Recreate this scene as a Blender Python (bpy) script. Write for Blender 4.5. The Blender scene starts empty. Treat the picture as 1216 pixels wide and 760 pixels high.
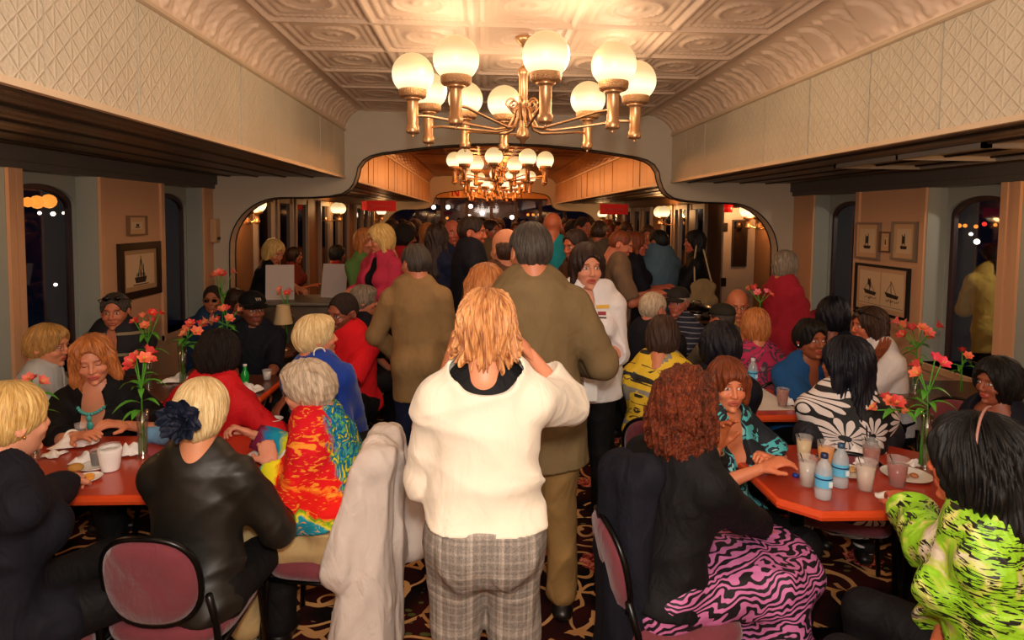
import bpy, bmesh, math, random
import numpy as np
from mathutils import Vector, Matrix
random.seed(5)
PI = math.pi
C = bpy.context.scene.collection
F32 = np.float32

# ------------------------------------------------------------------ camera geometry (image taken as 1216x760)
FPX, PPX, PPY = 750.0, 608.0, 303.0
CAM_H, PITCH, YAW, ROLL = 1.85, math.radians(3.43), math.radians(2.75), 0.0110
_fw = np.array([math.sin(YAW)*math.cos(PITCH), math.cos(YAW)*math.cos(PITCH), -math.sin(PITCH)])
_rt = np.array([math.cos(YAW), -math.sin(YAW), 0.0])
_up = np.cross(_rt, _fw)
_r2 = _rt*math.cos(ROLL) - _up*math.sin(ROLL)*-1.0
_r2 = _rt*math.cos(ROLL) + _up*math.sin(ROLL)
_u2 = -_rt*math.sin(ROLL) + _up*math.cos(ROLL)
def ray(x, y):
    return _fw + _r2*((x-PPX)/FPX) + _u2*((PPY-y)/FPX)
def atY(x, y, Y):
    d = ray(x, y); k = Y/d[1]
    return np.array([d[0]*k, Y, CAM_H+d[2]*k])
def atZ(x, y, z):
    d = ray(x, y); k = (z-CAM_H)/d[2]
    return np.array([d[0]*k, d[1]*k, z])

def lin(h):
    h = h.lstrip('#')
    c = [int(h[i:i+2], 16)/255 for i in (0, 2, 4)]
    return tuple((v/12.92 if v <= .04045 else ((v+.055)/1.055)**2.4) for v in c)

# ------------------------------------------------------------------ object helpers
def link_mesh(name, me, mat=None, parent=None, loc=None):
    o = bpy.data.objects.new(name, me); C.objects.link(o)
    if mat is not None and not me.materials: me.materials.append(mat)
    if parent is not None: o.parent = parent
    if loc is not None: o.location = tuple(float(v) for v in loc)
    return o
def tag(o, label=None, cat=None, group=None, kind=None):
    if label: o['label'] = label
    if cat: o['category'] = cat
    if group: o['group'] = group
    if kind: o['kind'] = kind
    return o
def thing(name, label, cat, loc=(0, 0, 0), rz=0, group=None):
    o = bpy.data.objects.new(name, None); C.objects.link(o)
    o.location = tuple(float(v) for v in loc); o.rotation_euler = (0, 0, rz); o.empty_display_size = .1
    return tag(o, label, cat, group)
def copy_tree(o, parent=None):
    c = o.copy(); C.objects.link(c)
    if parent is not None: c.parent = parent
    for ch in list(o.children): copy_tree(ch, c)
    return c
def np_mesh(name, V, Fq, smooth=True, tris=None):
    me = bpy.data.meshes.new(name)
    V = np.asarray(V, dtype=np.float32)
    Fq = np.asarray(Fq, dtype=np.int32)
    me.vertices.add(len(V)); me.vertices.foreach_set('co', V.ravel())
    n = Fq.shape[1] if len(Fq) else 4
    me.loops.add(Fq.size); me.loops.foreach_set('vertex_index', Fq.ravel())
    me.polygons.add(len(Fq))
    me.polygons.foreach_set('loop_start', np.arange(0, Fq.size, n, dtype=np.int32))
    me.polygons.foreach_set('loop_total', np.full(len(Fq), n, dtype=np.int32))
    me.polygons.foreach_set('use_smooth', np.full(len(Fq), smooth, dtype=bool))
    me.update(calc_edges=True)
    return me

class MB:
    """collects simple solids; build() links them as one mesh object"""
    def __init__(s): s.v = []; s.f = []; s.sm = []
    def add(s, vs, fs, smooth=False):
        b = len(s.v); s.v += [tuple(float(q) for q in v) for v in vs]
        s.f += [tuple(b+i for i in f) for f in fs]; s.sm += [smooth]*len(fs); return s
    def box(s, lo, hi, rz=0, c=None):
        x0, y0, z0 = lo; x1, y1, z1 = hi
        vs = [(x0,y0,z0),(x1,y0,z0),(x1,y1,z0),(x0,y1,z0),(x0,y0,z1),(x1,y0,z1),(x1,y1,z1),(x0,y1,z1)]
        if rz:
            cx, cy = c if c else ((x0+x1)/2, (y0+y1)/2); ca, sa = math.cos(rz), math.sin(rz)
            vs = [(cx+(x-cx)*ca-(y-cy)*sa, cy+(x-cx)*sa+(y-cy)*ca, z) for x, y, z in vs]
        return s.add(vs, [(0,3,2,1),(4,5,6,7),(0,1,5,4),(1,2,6,5),(2,3,7,6),(3,0,4,7)])
    def rbox(s, lo, hi, r=.01):
        """box with rounded vertical edges and softened rims"""
        x0, y0, z0 = lo; x1, y1, z1 = hi; r = min(r, (x1-x0)/2.01, (y1-y0)/2.01, (z1-z0)/2.01)
        pts = []
        for cx, cy, a0 in ((x1-r, y1-r, 0), (x0+r, y1-r, 90), (x0+r, y0+r, 180), (x1-r, y0+r, 270)):
            for k in range(5):
                a = math.radians(a0+k*22.5); pts.append((cx, cy, math.cos(a), math.sin(a)))
        rings = []
        for (z, q) in ((z0, .0), (z0+r*.3, .7), (z0+r, 1), (z1-r, 1), (z1-r*.3, .7), (z1, .0)):
            rings.append([(cx+ca*r*q, cy+sa*r*q, z) for cx, cy, ca, sa in pts])
        return s.loft(rings, smooth=True)
    def loft(s, rings, close=True, cap=True, smooth=True):
        n = len(rings[0]); vs = [p for r in rings for p in r]; fs = []
        for i in range(len(rings)-1):
            for j in range(n if close else n-1):
                a = i*n+j; b = i*n+(j+1) % n
                fs.append((a, b, b+n, a+n))
        if cap:
            fs.append(tuple(range(n-1, -1, -1))); fs.append(tuple((len(rings)-1)*n+j for j in range(n)))
        return s.add(vs, fs, smooth)
    def tube(s, pts, r, n=8, cap=True):
        pts = [Vector(p) for p in pts]; R = r if isinstance(r, (list, tuple)) else [r]*len(pts)
        rings = []; prev = None
        for i, p in enumerate(pts):
            t = (pts[min(i+1, len(pts)-1)]-pts[max(i-1, 0)]).normalized()
            if prev is None:
                a = Vector((0, 0, 1)) if abs(t.z) < .9 else Vector((1, 0, 0)); u = t.cross(a).normalized()
            else:
                u = (prev-t*prev.dot(t)).normalized()
            prev = u; w = t.cross(u)
            rings.append([p+(u*math.cos(2*PI*k/n)+w*math.sin(2*PI*k/n))*R[i] for k in range(n)])
        return s.loft(rings, cap=cap)
    def lathe(s, prof, c=(0, 0, 0), n=20, smooth=True, cap=True):
        rings = [[(c[0]+r*math.cos(2*PI*k/n), c[1]+r*math.sin(2*PI*k/n), c[2]+z) for k in range(n)] for r, z in prof]
        return s.loft(rings, smooth=smooth, cap=cap)
    def ball(s, c, r, n=12, m=8, sc=(1, 1, 1)):
        prof = [(max(1e-4, math.sin(PI*i/m))*r, -math.cos(PI*i/m)*r) for i in range(m+1)]
        rings = [[(c[0]+q*math.cos(2*PI*k/n)*sc[0], c[1]+q*math.sin(2*PI*k/n)*sc[1], c[2]+z*sc[2]) for k in range(n)] for q, z in prof]
        return s.loft(rings)
    def prism(s, poly, y0, y1, axis='y'):
        """poly: (a,b) outline; extruded along an axis. axis y: (x,z); x: (y,z); z: (x,y)"""
        def P(a, b, t): return {'y': (a, t, b), 'x': (t, a, b), 'z': (a, b, t)}[axis]
        n = len(poly); vs = [P(a, b, y0) for a, b in poly]+[P(a, b, y1) for a, b in poly]
        fs = [tuple(range(n)), tuple(range(2*n-1, n-1, -1))]+[(i, i+n, (i+1) % n+n, (i+1) % n) for i in range(n)]
        return s.add(vs, fs)
    def strip(s, rows, smooth=True):
        n = len(rows[0]); vs = [p for r in rows for p in r]
        return s.add(vs, [(i*n+j, i*n+j+1, (i+1)*n+j+1, (i+1)*n+j) for i in range(len(rows)-1) for j in range(n-1)], smooth)
    def mesh(s, name):
        me = bpy.data.meshes.new(name); me.from_pydata(s.v, [], s.f)
        me.polygons.foreach_set('use_smooth', s.sm); me.update(); 
        bm = bmesh.new(); bm.from_mesh(me); bmesh.ops.recalc_face_normals(bm, faces=bm.faces); bm.to_mesh(me); bm.free()
        return me
    def build(s, name, mat, parent=None, loc=None):
        return link_mesh(name, s.mesh(name), mat, parent, loc)
def struct(name, mb, mat, parent=None):
    o = mb.build(name, mat, parent)
    if parent is None: o['kind'] = 'structure'
    return o

# ------------------------------------------------------------------ materials
class NT:
    def __init__(s, name):
        s.m = bpy.data.materials.new(name); s.m.use_nodes = True; s.t = s.m.node_tree; s.n = s.t.nodes; s.l = s.t.links
        s.b = s.n['Principled BSDF']
    def node(s, ty, **kw):
        n = s.n.new(ty)
        for k, v in kw.items():
            if k.startswith('_'): setattr(n, k[1:], v)
            else:
                key = int(k[1:]) if k[0] == 'i' and k[1:].isdigit() else k.replace('_', ' ')
                s.put(n.inputs[key], v)
        return n
    def put(s, inp, v):
        if hasattr(v, 'is_linked') or isinstance(v, bpy.types.NodeSocket): s.l.new(v, inp)
        else:
            if isinstance(v, (tuple, list)) and len(v) == 3 and inp.type == 'RGBA': v = (*v, 1)
            inp.default_value = v
    def obj(s): return s.node('ShaderNodeTexCoord').outputs['Object']
    def map(s, v, sc=(1, 1, 1), rot=(0, 0, 0), loc=(0, 0, 0)):
        return s.node('ShaderNodeMapping', Vector=v, Scale=sc, Rotation=rot, Location=loc).outputs[0]
    def noise(s, v, scale, detail=3, dist=0, rough=.5, out=0):
        return s.node('ShaderNodeTexNoise', Vector=v, Scale=scale, Detail=detail, Distortion=dist, Roughness=rough).outputs[out]
    def vor(s, v, scale, feature='F1', out='Distance', rnd=1):
        return s.node('ShaderNodeTexVoronoi', Vector=v, Scale=scale, Randomness=rnd, _feature=feature).outputs[out]
    def math(s, op, a, b=0, c=0):
        return s.node('ShaderNodeMath', i0=a, i1=b, i2=c, _operation=op).outputs[0]
    def ramp(s, f, stops, interp='LINEAR'):
        n = s.node('ShaderNodeValToRGB', Fac=f); cr = n.color_ramp; cr.interpolation = interp
        while len(cr.elements) < len(stops): cr.elements.new(.5)
        for e, (p, c) in zip(cr.elements, stops): e.position = p; e.color = (*c, 1) if len(c) == 3 else c
        return n.outputs[0]
    def mix(s, f, a, b, mode='MIX'):
        n = s.node('ShaderNodeMix', _data_type='RGBA', _blend_type=mode)
        s.put(n.inputs[0], f); s.put(n.inputs[6], a); s.put(n.inputs[7], b); return n.outputs[2]
    def sep(s, v): return s.node('ShaderNodeSeparateXYZ', Vector=v).outputs
    def bump(s, h, strength=.3, dist=.01):
        n = s.node('ShaderNodeBump', Height=h, Strength=strength, Distance=dist); s.l.new(n.outputs[0], s.b.inputs['Normal'])
    def set(s, **kw):
        for k, v in kw.items(): s.put(s.b.inputs[k.replace('_', ' ')], v)
        return s.m
_mc = {}
def simple(name, col, rough=.6, metal=0, spec=.5, bump=None, coat=0):
    if name in _mc: return _mc[name]
    n = NT(name); c = lin(col) if isinstance(col, str) else col
    n.set(Base_Color=c, Roughness=rough, Metallic=metal, Specular_IOR_Level=spec, Coat_Weight=coat)
    if bump: n.bump(n.noise(n.obj(), bump[0], 4), bump[1], .01)
    _mc[name] = n.m; return n.m
def cloth(col, rough=.85, sheen=.0, spec=.25, weave=900, wr=.5, name=None, vary=.12):
    """plain fabric: faint weave, soft creases"""
    key = name or ('cloth_'+col+str(rough))
    if key in _mc: return _mc[key]
    n = NT(key); o = n.obj(); c = lin(col)
    nz = n.noise(o, 7, 4); d = tuple(v*(1-vary) for v in c); l = tuple(min(1, v*(1+vary)) for v in c)
    n.set(Base_Color=n.ramp(nz, [(.3, d), (.7, l)]), Roughness=rough, Sheen_Weight=sheen, Specular_IOR_Level=spec)
    cr = n.noise(n.map(o, sc=(1, 1, .55)), 9, 3, 1.2); fine = n.noise(o, weave, 1)
    n.bump(n.math('ADD', n.math('MULTIPLY', cr, 1.0), n.math('MULTIPLY', fine, .02)), wr, .03)
    _mc[key] = n.m; return n.m
E_NEAR, E_FAR, E_FLASH, E_BOUNCE = 6.5, 11, 150, 42
# ------------------------------------------------------------------ implicit-surface modelling (people, clothes, hair, draped cloth)
def unit(v):
    v = np.asarray(v, float); return v/max(1e-9, np.linalg.norm(v))
def smin(a, b, k):
    h = np.clip(.5+.5*(b-a)/k, 0, 1); return b+(a-b)*h-k*h*(1-h)
class Fld:
    def __init__(s, lo, hi, h):
        s.lo = np.array(lo, float); s.h = h
        s.n = np.maximum(4, np.ceil((np.array(hi, float)-s.lo)/h).astype(int)+1)
        s.ax = [(s.lo[i]+h*np.arange(s.n[i])).astype(F32) for i in range(3)]
        s.f = np.full(tuple(s.n), .5, F32)
    def region(s, lo, hi):
        a = np.maximum(0, np.floor((np.array(lo)-s.lo)/s.h).astype(int)); b = np.minimum(s.n, np.ceil((np.array(hi)-s.lo)/s.h).astype(int)+2)
        if np.any(b <= a): return None
        sl = tuple(slice(int(a[i]), int(b[i])) for i in range(3))
        return sl, (s.ax[0][sl[0]][:, None, None], s.ax[1][sl[1]][None, :, None], s.ax[2][sl[2]][None, None, :])
    def prim(s, p):
        """p = (kind, data, k, op) ; op '+' union, '-' subtract"""
        kind, dt, k, op = p
        if kind == 'cap':
            a, b, ra, rb, ax, fl = dt; rm = max(ra, rb)*1.0+k+3*s.h+.01
            a = np.asarray(a, float); b = np.asarray(b, float)
            rg = s.region(np.minimum(a, b)-rm, np.maximum(a, b)+rm)
            if rg is None: return
            sl, (X, Y, Z) = rg
            ab = b-a; L2 = max(1e-9, ab@ab)
            px, py, pz = X-F32(a[0]), Y-F32(a[1]), Z-F32(a[2])
            t = np.clip((px*F32(ab[0])+py*F32(ab[1])+pz*F32(ab[2]))/F32(L2), 0, 1)
            px = px-t*F32(ab[0]); py = py-t*F32(ab[1]); pz = pz-t*F32(ab[2])
            q = px*px+py*py+pz*pz
            if ax is not None:
                w = unit(ax); dn = px*F32(w[0])+py*F32(w[1])+pz*F32(w[2]); q = q+dn*dn*F32(1/fl**2-1)
            d = np.sqrt(q)-(ra+(rb-ra)*t)
            if ax is not None and fl < 1: d = d*F32(.5+.5*fl)
        elif kind == 'ell':
            c, r, M = dt; r = np.asarray(r, float); rm = r.max()+k+3*s.h+.01; c = np.asarray(c, float)
            rg = s.region(c-rm, c+rm)
            if rg is None: return
            sl, (X, Y, Z) = rg
            px, py, pz = X-F32(c[0]), Y-F32(c[1]), Z-F32(c[2]); q = 0; g = 0
            M = np.eye(3) if M is None else np.asarray(M)
            for i in range(3):
                e = (px*F32(M[i][0])+py*F32(M[i][1])+pz*F32(M[i][2]))/F32(r[i]); q = q+e*e; g = g+(e/F32(r[i]))**2
            l = np.sqrt(q); d = l*(l-1)/np.sqrt(g+1e-9)
        elif kind == 'half':
            pt, nrm = dt; nrm = unit(nrm); sl = (slice(None),)*3
            X, Y, Z = s.ax[0][:, None, None], s.ax[1][None, :, None], s.ax[2][None, None, :]
            d = (X-F32(pt[0]))*F32(nrm[0])+(Y-F32(pt[1]))*F32(nrm[1])+(Z-F32(pt[2]))*F32(nrm[2])
            s.f = np.maximum(s.f, d).astype(F32); return
        if op == '+':
            s.f[sl] = smin(s.f[sl], d, k).astype(F32)
        elif op == '&':     # intersect inside the region
            s.f[sl] = np.maximum(s.f[sl], d)
        else:
            s.f[sl] = -smin(-s.f[sl], d, k).astype(F32) if k > 0 else np.maximum(s.f[sl], -d)
    def band(s, fn, w=.03):
        idx = np.nonzero(np.abs(s.f) < w)
        P = [s.ax[i][idx[i]] for i in range(3)]
        s.f[idx] += fn(*P).astype(F32)
    def mesh(s):
        f = s.f
        f[0] = f[-1] = .5; f[:, 0] = f[:, -1] = .5; f[:, :, 0] = f[:, :, -1] = .5
        n = s.n; sg = f < 0; ids = []; pos = []; quads = []
        st = (n[1]*n[2], n[2], 1)
        for a in range(3):
            s0 = [slice(None)]*3; s1 = [slice(None)]*3; s0[a] = slice(0, -1); s1[a] = slice(1, None)
            cr = np.argwhere(sg[tuple(s0)] != sg[tuple(s1)])
            if len(cr) == 0: continue
            f0 = f[tuple(cr.T)]; c1 = cr.copy(); c1[:, a] += 1; f1 = f[tuple(c1.T)]
            t = f0/(f0-f1); p = cr.astype(float); p[:, a] += t
            lin_id = cr@np.array(st); b, c = (a+1) % 3, (a+2) % 3
            cells = [lin_id-st[b]-st[c], lin_id-st[c], lin_id, lin_id-st[b]]
            for q in cells: ids.append(q); pos.append(p)
            Q = np.stack(cells, 1); flip = f0 > 0
            Q[flip] = Q[flip][:, ::-1]; quads.append(Q)
        if not ids: return np.zeros((0, 3)), np.zeros((0, 4), int)
        ids = np.concatenate(ids); pos = np.concatenate(pos); Q = np.concatenate(quads)
        u, inv = np.unique(ids, return_inverse=True); cnt = np.bincount(inv)
        V = np.stack([np.bincount(inv, pos[:, i])/cnt for i in range(3)], 1)
        Qi = np.searchsorted(u, Q)
        return V*s.h+s.lo, Qi
def CAP(a, b, ra, rb=None, ax=None, fl=1, k=.02, op='+'): return ('cap', (a, b, ra, ra if rb is None else rb, ax, fl), k, op)
def ELL(c, r, M=None, k=.02, op='+'): return ('ell', (c, r, M), k, op)
def bounds(prims, pad=.03):
    lo = np.full(3, 1e9); hi = -lo
    for kind, dt, k, op in prims:
        if op != '+': continue
        if kind == 'cap':
            m = max(dt[2], dt[3]); 
            for q in dt[:2]: lo = np.minimum(lo, np.array(q)-m); hi = np.maximum(hi, np.array(q)+m)
        elif kind == 'ell':
            m = max(dt[1]); lo = np.minimum(lo, np.array(dt[0])-m); hi = np.maximum(hi, np.array(dt[0])+m)
    return lo-pad, hi+pad
def solid(prims, h, band=None, cuts=(), bw=.03, clamp=None):
    lo, hi = bounds(prims)
    if clamp is not None:
        lo = np.maximum(lo, clamp[0]); hi = np.minimum(hi, clamp[1])
    F = Fld(lo, hi, h)
    for p in prims: F.prim(p)
    if band: F.band(band, bw)
    for p in cuts: F.prim(p)
    return F.mesh()
def wrinkle(seed, amp, freq=26, stretch=(1, 1, 1)):
    rg = np.random.RandomState(seed); K = rg.normal(size=(5, 3)); K /= np.linalg.norm(K, axis=1)[:, None]; ph = rg.rand(5)*6.28
    def fn(x, y, z):
        x = x*stretch[0]; y = y*stretch[1]; z = z*stretch[2]; r = 0
        wx = np.sin(9*y+7*z+ph[0]); wy = np.sin(8*x-9*z+ph[1])
        for i in range(5):
            q = (K[i, 0]*x+K[i, 1]*y+K[i, 2]*z)*freq*(.6+.25*i)+1.3*wx+1.1*wy+ph[i]
            r = r+(1-np.abs(np.sin(q)))**1.5*(1/(1+.5*i))
        return amp*(.9-r*.9)
    return fn
def merge(parts):
    V = []; Q = []; b = 0
    for v, q in parts:
        if len(v) == 0: continue
        V.append(v); Q.append(q+b); b += len(v)
    return np.concatenate(V), np.concatenate(Q)

# ------------------------------------------------------------------ people
def skin_mat():
    n = NT('skin'); a = n.node('ShaderNodeAttribute', _attribute_name='Col')
    nz = n.noise(n.obj(), 60, 3)
    n.set(Base_Color=n.mix(n.math('MULTIPLY', nz, .25), a.outputs['Color'], (.35, .1, .06), 'MIX'), Roughness=.48, Specular_IOR_Level=.4,
          Subsurface_Weight=.12, Subsurface_Radius=(.02, .008, .004), Subsurface_Scale=.3)
    n.bump(n.noise(n.obj(), 350, 2), .08, .003); return n.m
SKIN = skin_mat()
def hair_mat(name, dark, light, freq=1.0, rough=.42, curly=False, spec=.3):
    n = NT('hair_'+name); a = n.node('ShaderNodeAttribute', _attribute_name='hc').outputs['Vector']
    if curly:
        o = n.obj(); s1 = n.noise(o, 95, 3, 2.5); s2 = n.noise(o, 30, 2, 1)
        f = n.math('SUBTRACT', n.math('ADD', n.math('MULTIPLY', s1, .7), n.math('MULTIPLY', s2, .3)), .035)
        st = .9; ds = .012
    else:
        s1 = n.noise(n.map(a, sc=(190*freq, 190*freq, 10)), 1, 4, .4); s2 = n.noise(n.map(a, sc=(28*freq, 28*freq, 5)), 1, 2, .5)
        f = n.math('ADD', n.math('MULTIPLY', s1, .6), n.math('MULTIPLY', s2, .4)); st = .8; ds = .006
    d, l = lin(dark), lin(light); m = tuple((x+y)/2 for x, y in zip(d, l))
    n.set(Base_Color=n.ramp(f, [(.36, d), (.5, m), (.64, l)]), Roughness=rough, Specular_IOR_Level=spec)
    n.bump(f, st, ds); return n.m
HAIR = dict(
    strawberry=hair_mat('strawberry', '#74381a', '#dfa064', .8), blonde=hair_mat('blonde', '#a87832', '#f2cf86', .8),
    platinum=hair_mat('platinum', '#c09a5c', '#f7e2ae', .8), sandy=hair_mat('sandy', '#7a5428', '#cfa05c', .8), auburn=hair_mat('auburn', '#3c160a', '#8e4420', .8),
    redcurl=hair_mat('redcurl', '#120403', '#9a4420', 1, .4, True), darkcurl=hair_mat('darkcurl', '#050404', '#241814', 1, .5, True),
    brown=hair_mat('brown', '#20140d', '#4c3224', 1), darkbrown=hair_mat('darkbrown', '#140b08', '#38221a', .8),
    black=hair_mat('black', '#020202', '#161210', 1, .5), blueblack=hair_mat('blueblack', '#020208', '#12121f', 1, .45),
    grey=hair_mat('grey', '#4a4036', '#a0907c', 1), silver=hair_mat('silver', '#84705a', '#dcc8ac', .9),
    saltpepper=hair_mat('saltpepper', '#15110e', '#5a5048', 1.2), buzz=hair_mat('buzz', '#1a120e', '#3a2a22', 1.5, .8),
    copper=hair_mat('copper', '#7c3c1c', '#d68a4c', .8))
EYE = simple('eye_white', '#d8ccc0', .25); IRIS = simple('iris', '#1c1008', .15)
GLASSF = simple('spectacle_frame', '#1a1412', .3, .6); GOLD = simple('gold_metal', '#c8953a', .3, 1); SILV = simple('silver_metal', '#c8c8c8', .25, 1)

def rotm(yaw, pitch, roll):
    """rows = right, forward, up axes of a frame; yaw clockwise from +Y, pitch>0 looks up, roll>0 tilts to the figure's right"""
    f = np.array([math.sin(yaw)*math.cos(pitch), math.cos(yaw)*math.cos(pitch), math.sin(pitch)])
    r = np.array([math.cos(yaw), -math.sin(yaw), 0]); u = np.cross(r, f)
    return np.array([r*math.cos(roll)-u*math.sin(roll), f, r*math.sin(roll)+u*math.cos(roll)])

def head_sdf(h, male, fat=0, jaw=1.0, mouth=0.0):
    P = [ELL((0, -.012, .035), (.076, .097, .088), k=.01),
         ELL((0, .022, -.028), (.062+fat*.012, .066, .075), k=.03),
         ELL((0, .040, -.078), ((.036 if male else .031)*jaw+fat*.01, .042, .034), k=.03),
         CAP((0, -.03, -.04), (0, -.045, -.17), .056+fat*.008, .060+fat*.01, k=.02),
         CAP((-.030, .079, .036), (.030, .079, .036), .011, k=.012),                      # brow
         ELL((-.036, .066, -.022), (.022, .020, .018), k=.02), ELL((.036, .066, -.022), (.022, .020, .018), k=.02),
         ELL((-.030, .090, .016), (.0165, .013, .011), k=.010, op='-'), ELL((.030, .090, .016), (.0165, .013, .011), k=.010, op='-'),
         CAP((0, .086, .022), (0, .106, -.018), .0075, .0105, k=.010),
         ELL((-.011, .098, -.022), (.008, .010, .007), k=.006), ELL((.011, .098, -.022), (.008, .010, .007), k=.006),
         ELL((0, .084, -.054), (.026, .014, .016), k=.010),
         ELL((0, .094, -.0485), (.020, .0075, .0042), k=.004), ELL((0, .092, -.0595), (.018, .0075, .0048), k=.004),
         ELL((0, .102, -.0535), (.017, .010, .0016+mouth), k=.003, op='-'),
         ELL((0, .084, -.090), (.016, .013, .012), k=.014),
         ELL((-.030, .0755, .012), (.0125, .0105, .0095), k=.003), ELL((.030, .0755, .012), (.0125, .0105, .0095), k=.003)]
    for s in (-1, 1):
        P += [ELL((s*.079, -.012, .002), (.008, .019, .031), rotm(0, 0, -s*.15), k=.006), ELL((s*.087, -.008, .006), (.005, .010, .018), k=.004, op='-')]
    return solid(P, h)
_hc = {}
def face_cols(V, skin, male, eyes='open', lip='#b04a40', brow='#3a2015', beard=None, blush=.25):
    x, y, z = V.T; n = len(V); base = np.array(lin(skin)); c = np.tile(base, (n, 1)).astype(float)
    def blend(m, col, a=1.0):
        col = np.array(lin(col)) if isinstance(col, str) else col
        w = (np.clip(m, 0, 1)*a)[:, None]; c[:] = c*(1-w)+col*w
    fr = (y > .035)
    red = base*np.array([1.0, .55, .5])
    blend(np.exp(-(((np.abs(x)-.036)/.018)**2+((z+.022)/.018)**2))*fr, red, blush)
    blend(np.exp(-((x/.012)**2+((z+.02)/.012)**2))*fr, red, blush*.8)
    if beard:
        m = (z < -.03+.6*np.maximum(0, np.abs(x)-.03))*(y > -.01)*(z > -.125)
        blend(m*1.0, beard, .45)
    lp = 1.6-((x/.0225)**2+((z+.054)/.0115)**2)
    blend(lp*2*(y > .07), lip, .85 if not male else .45)
    blend((1.2-((x/.019)**2+((z+.0535)/.002)**2))*1.5*(y > .07), '#3a100c', .7)
    ex = np.abs(x)-.030; 
    bw = 1.35-((np.abs(np.abs(x)-.031)/.0165)**2+((z-.037+.35*np.maximum(0, np.abs(x)-.03))/(.0042 if male else .003))**2)
    blend(bw*1.3*fr, brow, .8)
    if eyes == 'open':
        e = 1.25-((ex/.0125)**2+((z-.012)/.0052)**2)
        blend((1.6-((ex/.0145)**2+((z-.013)/.0075)**2))*2*fr, base*.35, .8)
        blend(e*3*fr, '#e6ddd2', 1); blend((1.3-((ex/.0055)**2+((z-.0125)/.0055)**2))*3*fr, '#1a0f0a', 1)
    elif eyes == 'shut':
        blend((1.5-((ex/.015)**2+((z-.014)/.009)**2))*fr, base*.75, .6)
        blend((1.3-((ex/.014)**2+((z-.0075-6*ex*ex)/.0022)**2))*3*fr, '#1a0c08', .9)
    return c
def prims_local(P, M, o, s=1):
    """move head-frame prims into the person frame"""
    out = []
    for kind, dt, k, op in P:
        if kind == 'cap':
            a, b, ra, rb, ax, fl = dt
            out.append(('cap', (o+(np.array(a)*s)@M, o+(np.array(b)*s)@M, ra*s, rb*s, None if ax is None else np.array(ax)@M, fl), k, op))
        else:
            c, r, m = dt; m = np.eye(3) if m is None else np.array(m)
            out.append(('ell', (o+(np.array(c)*s)@M, np.array(r)*s, m@M), k, op))
    return out

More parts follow.
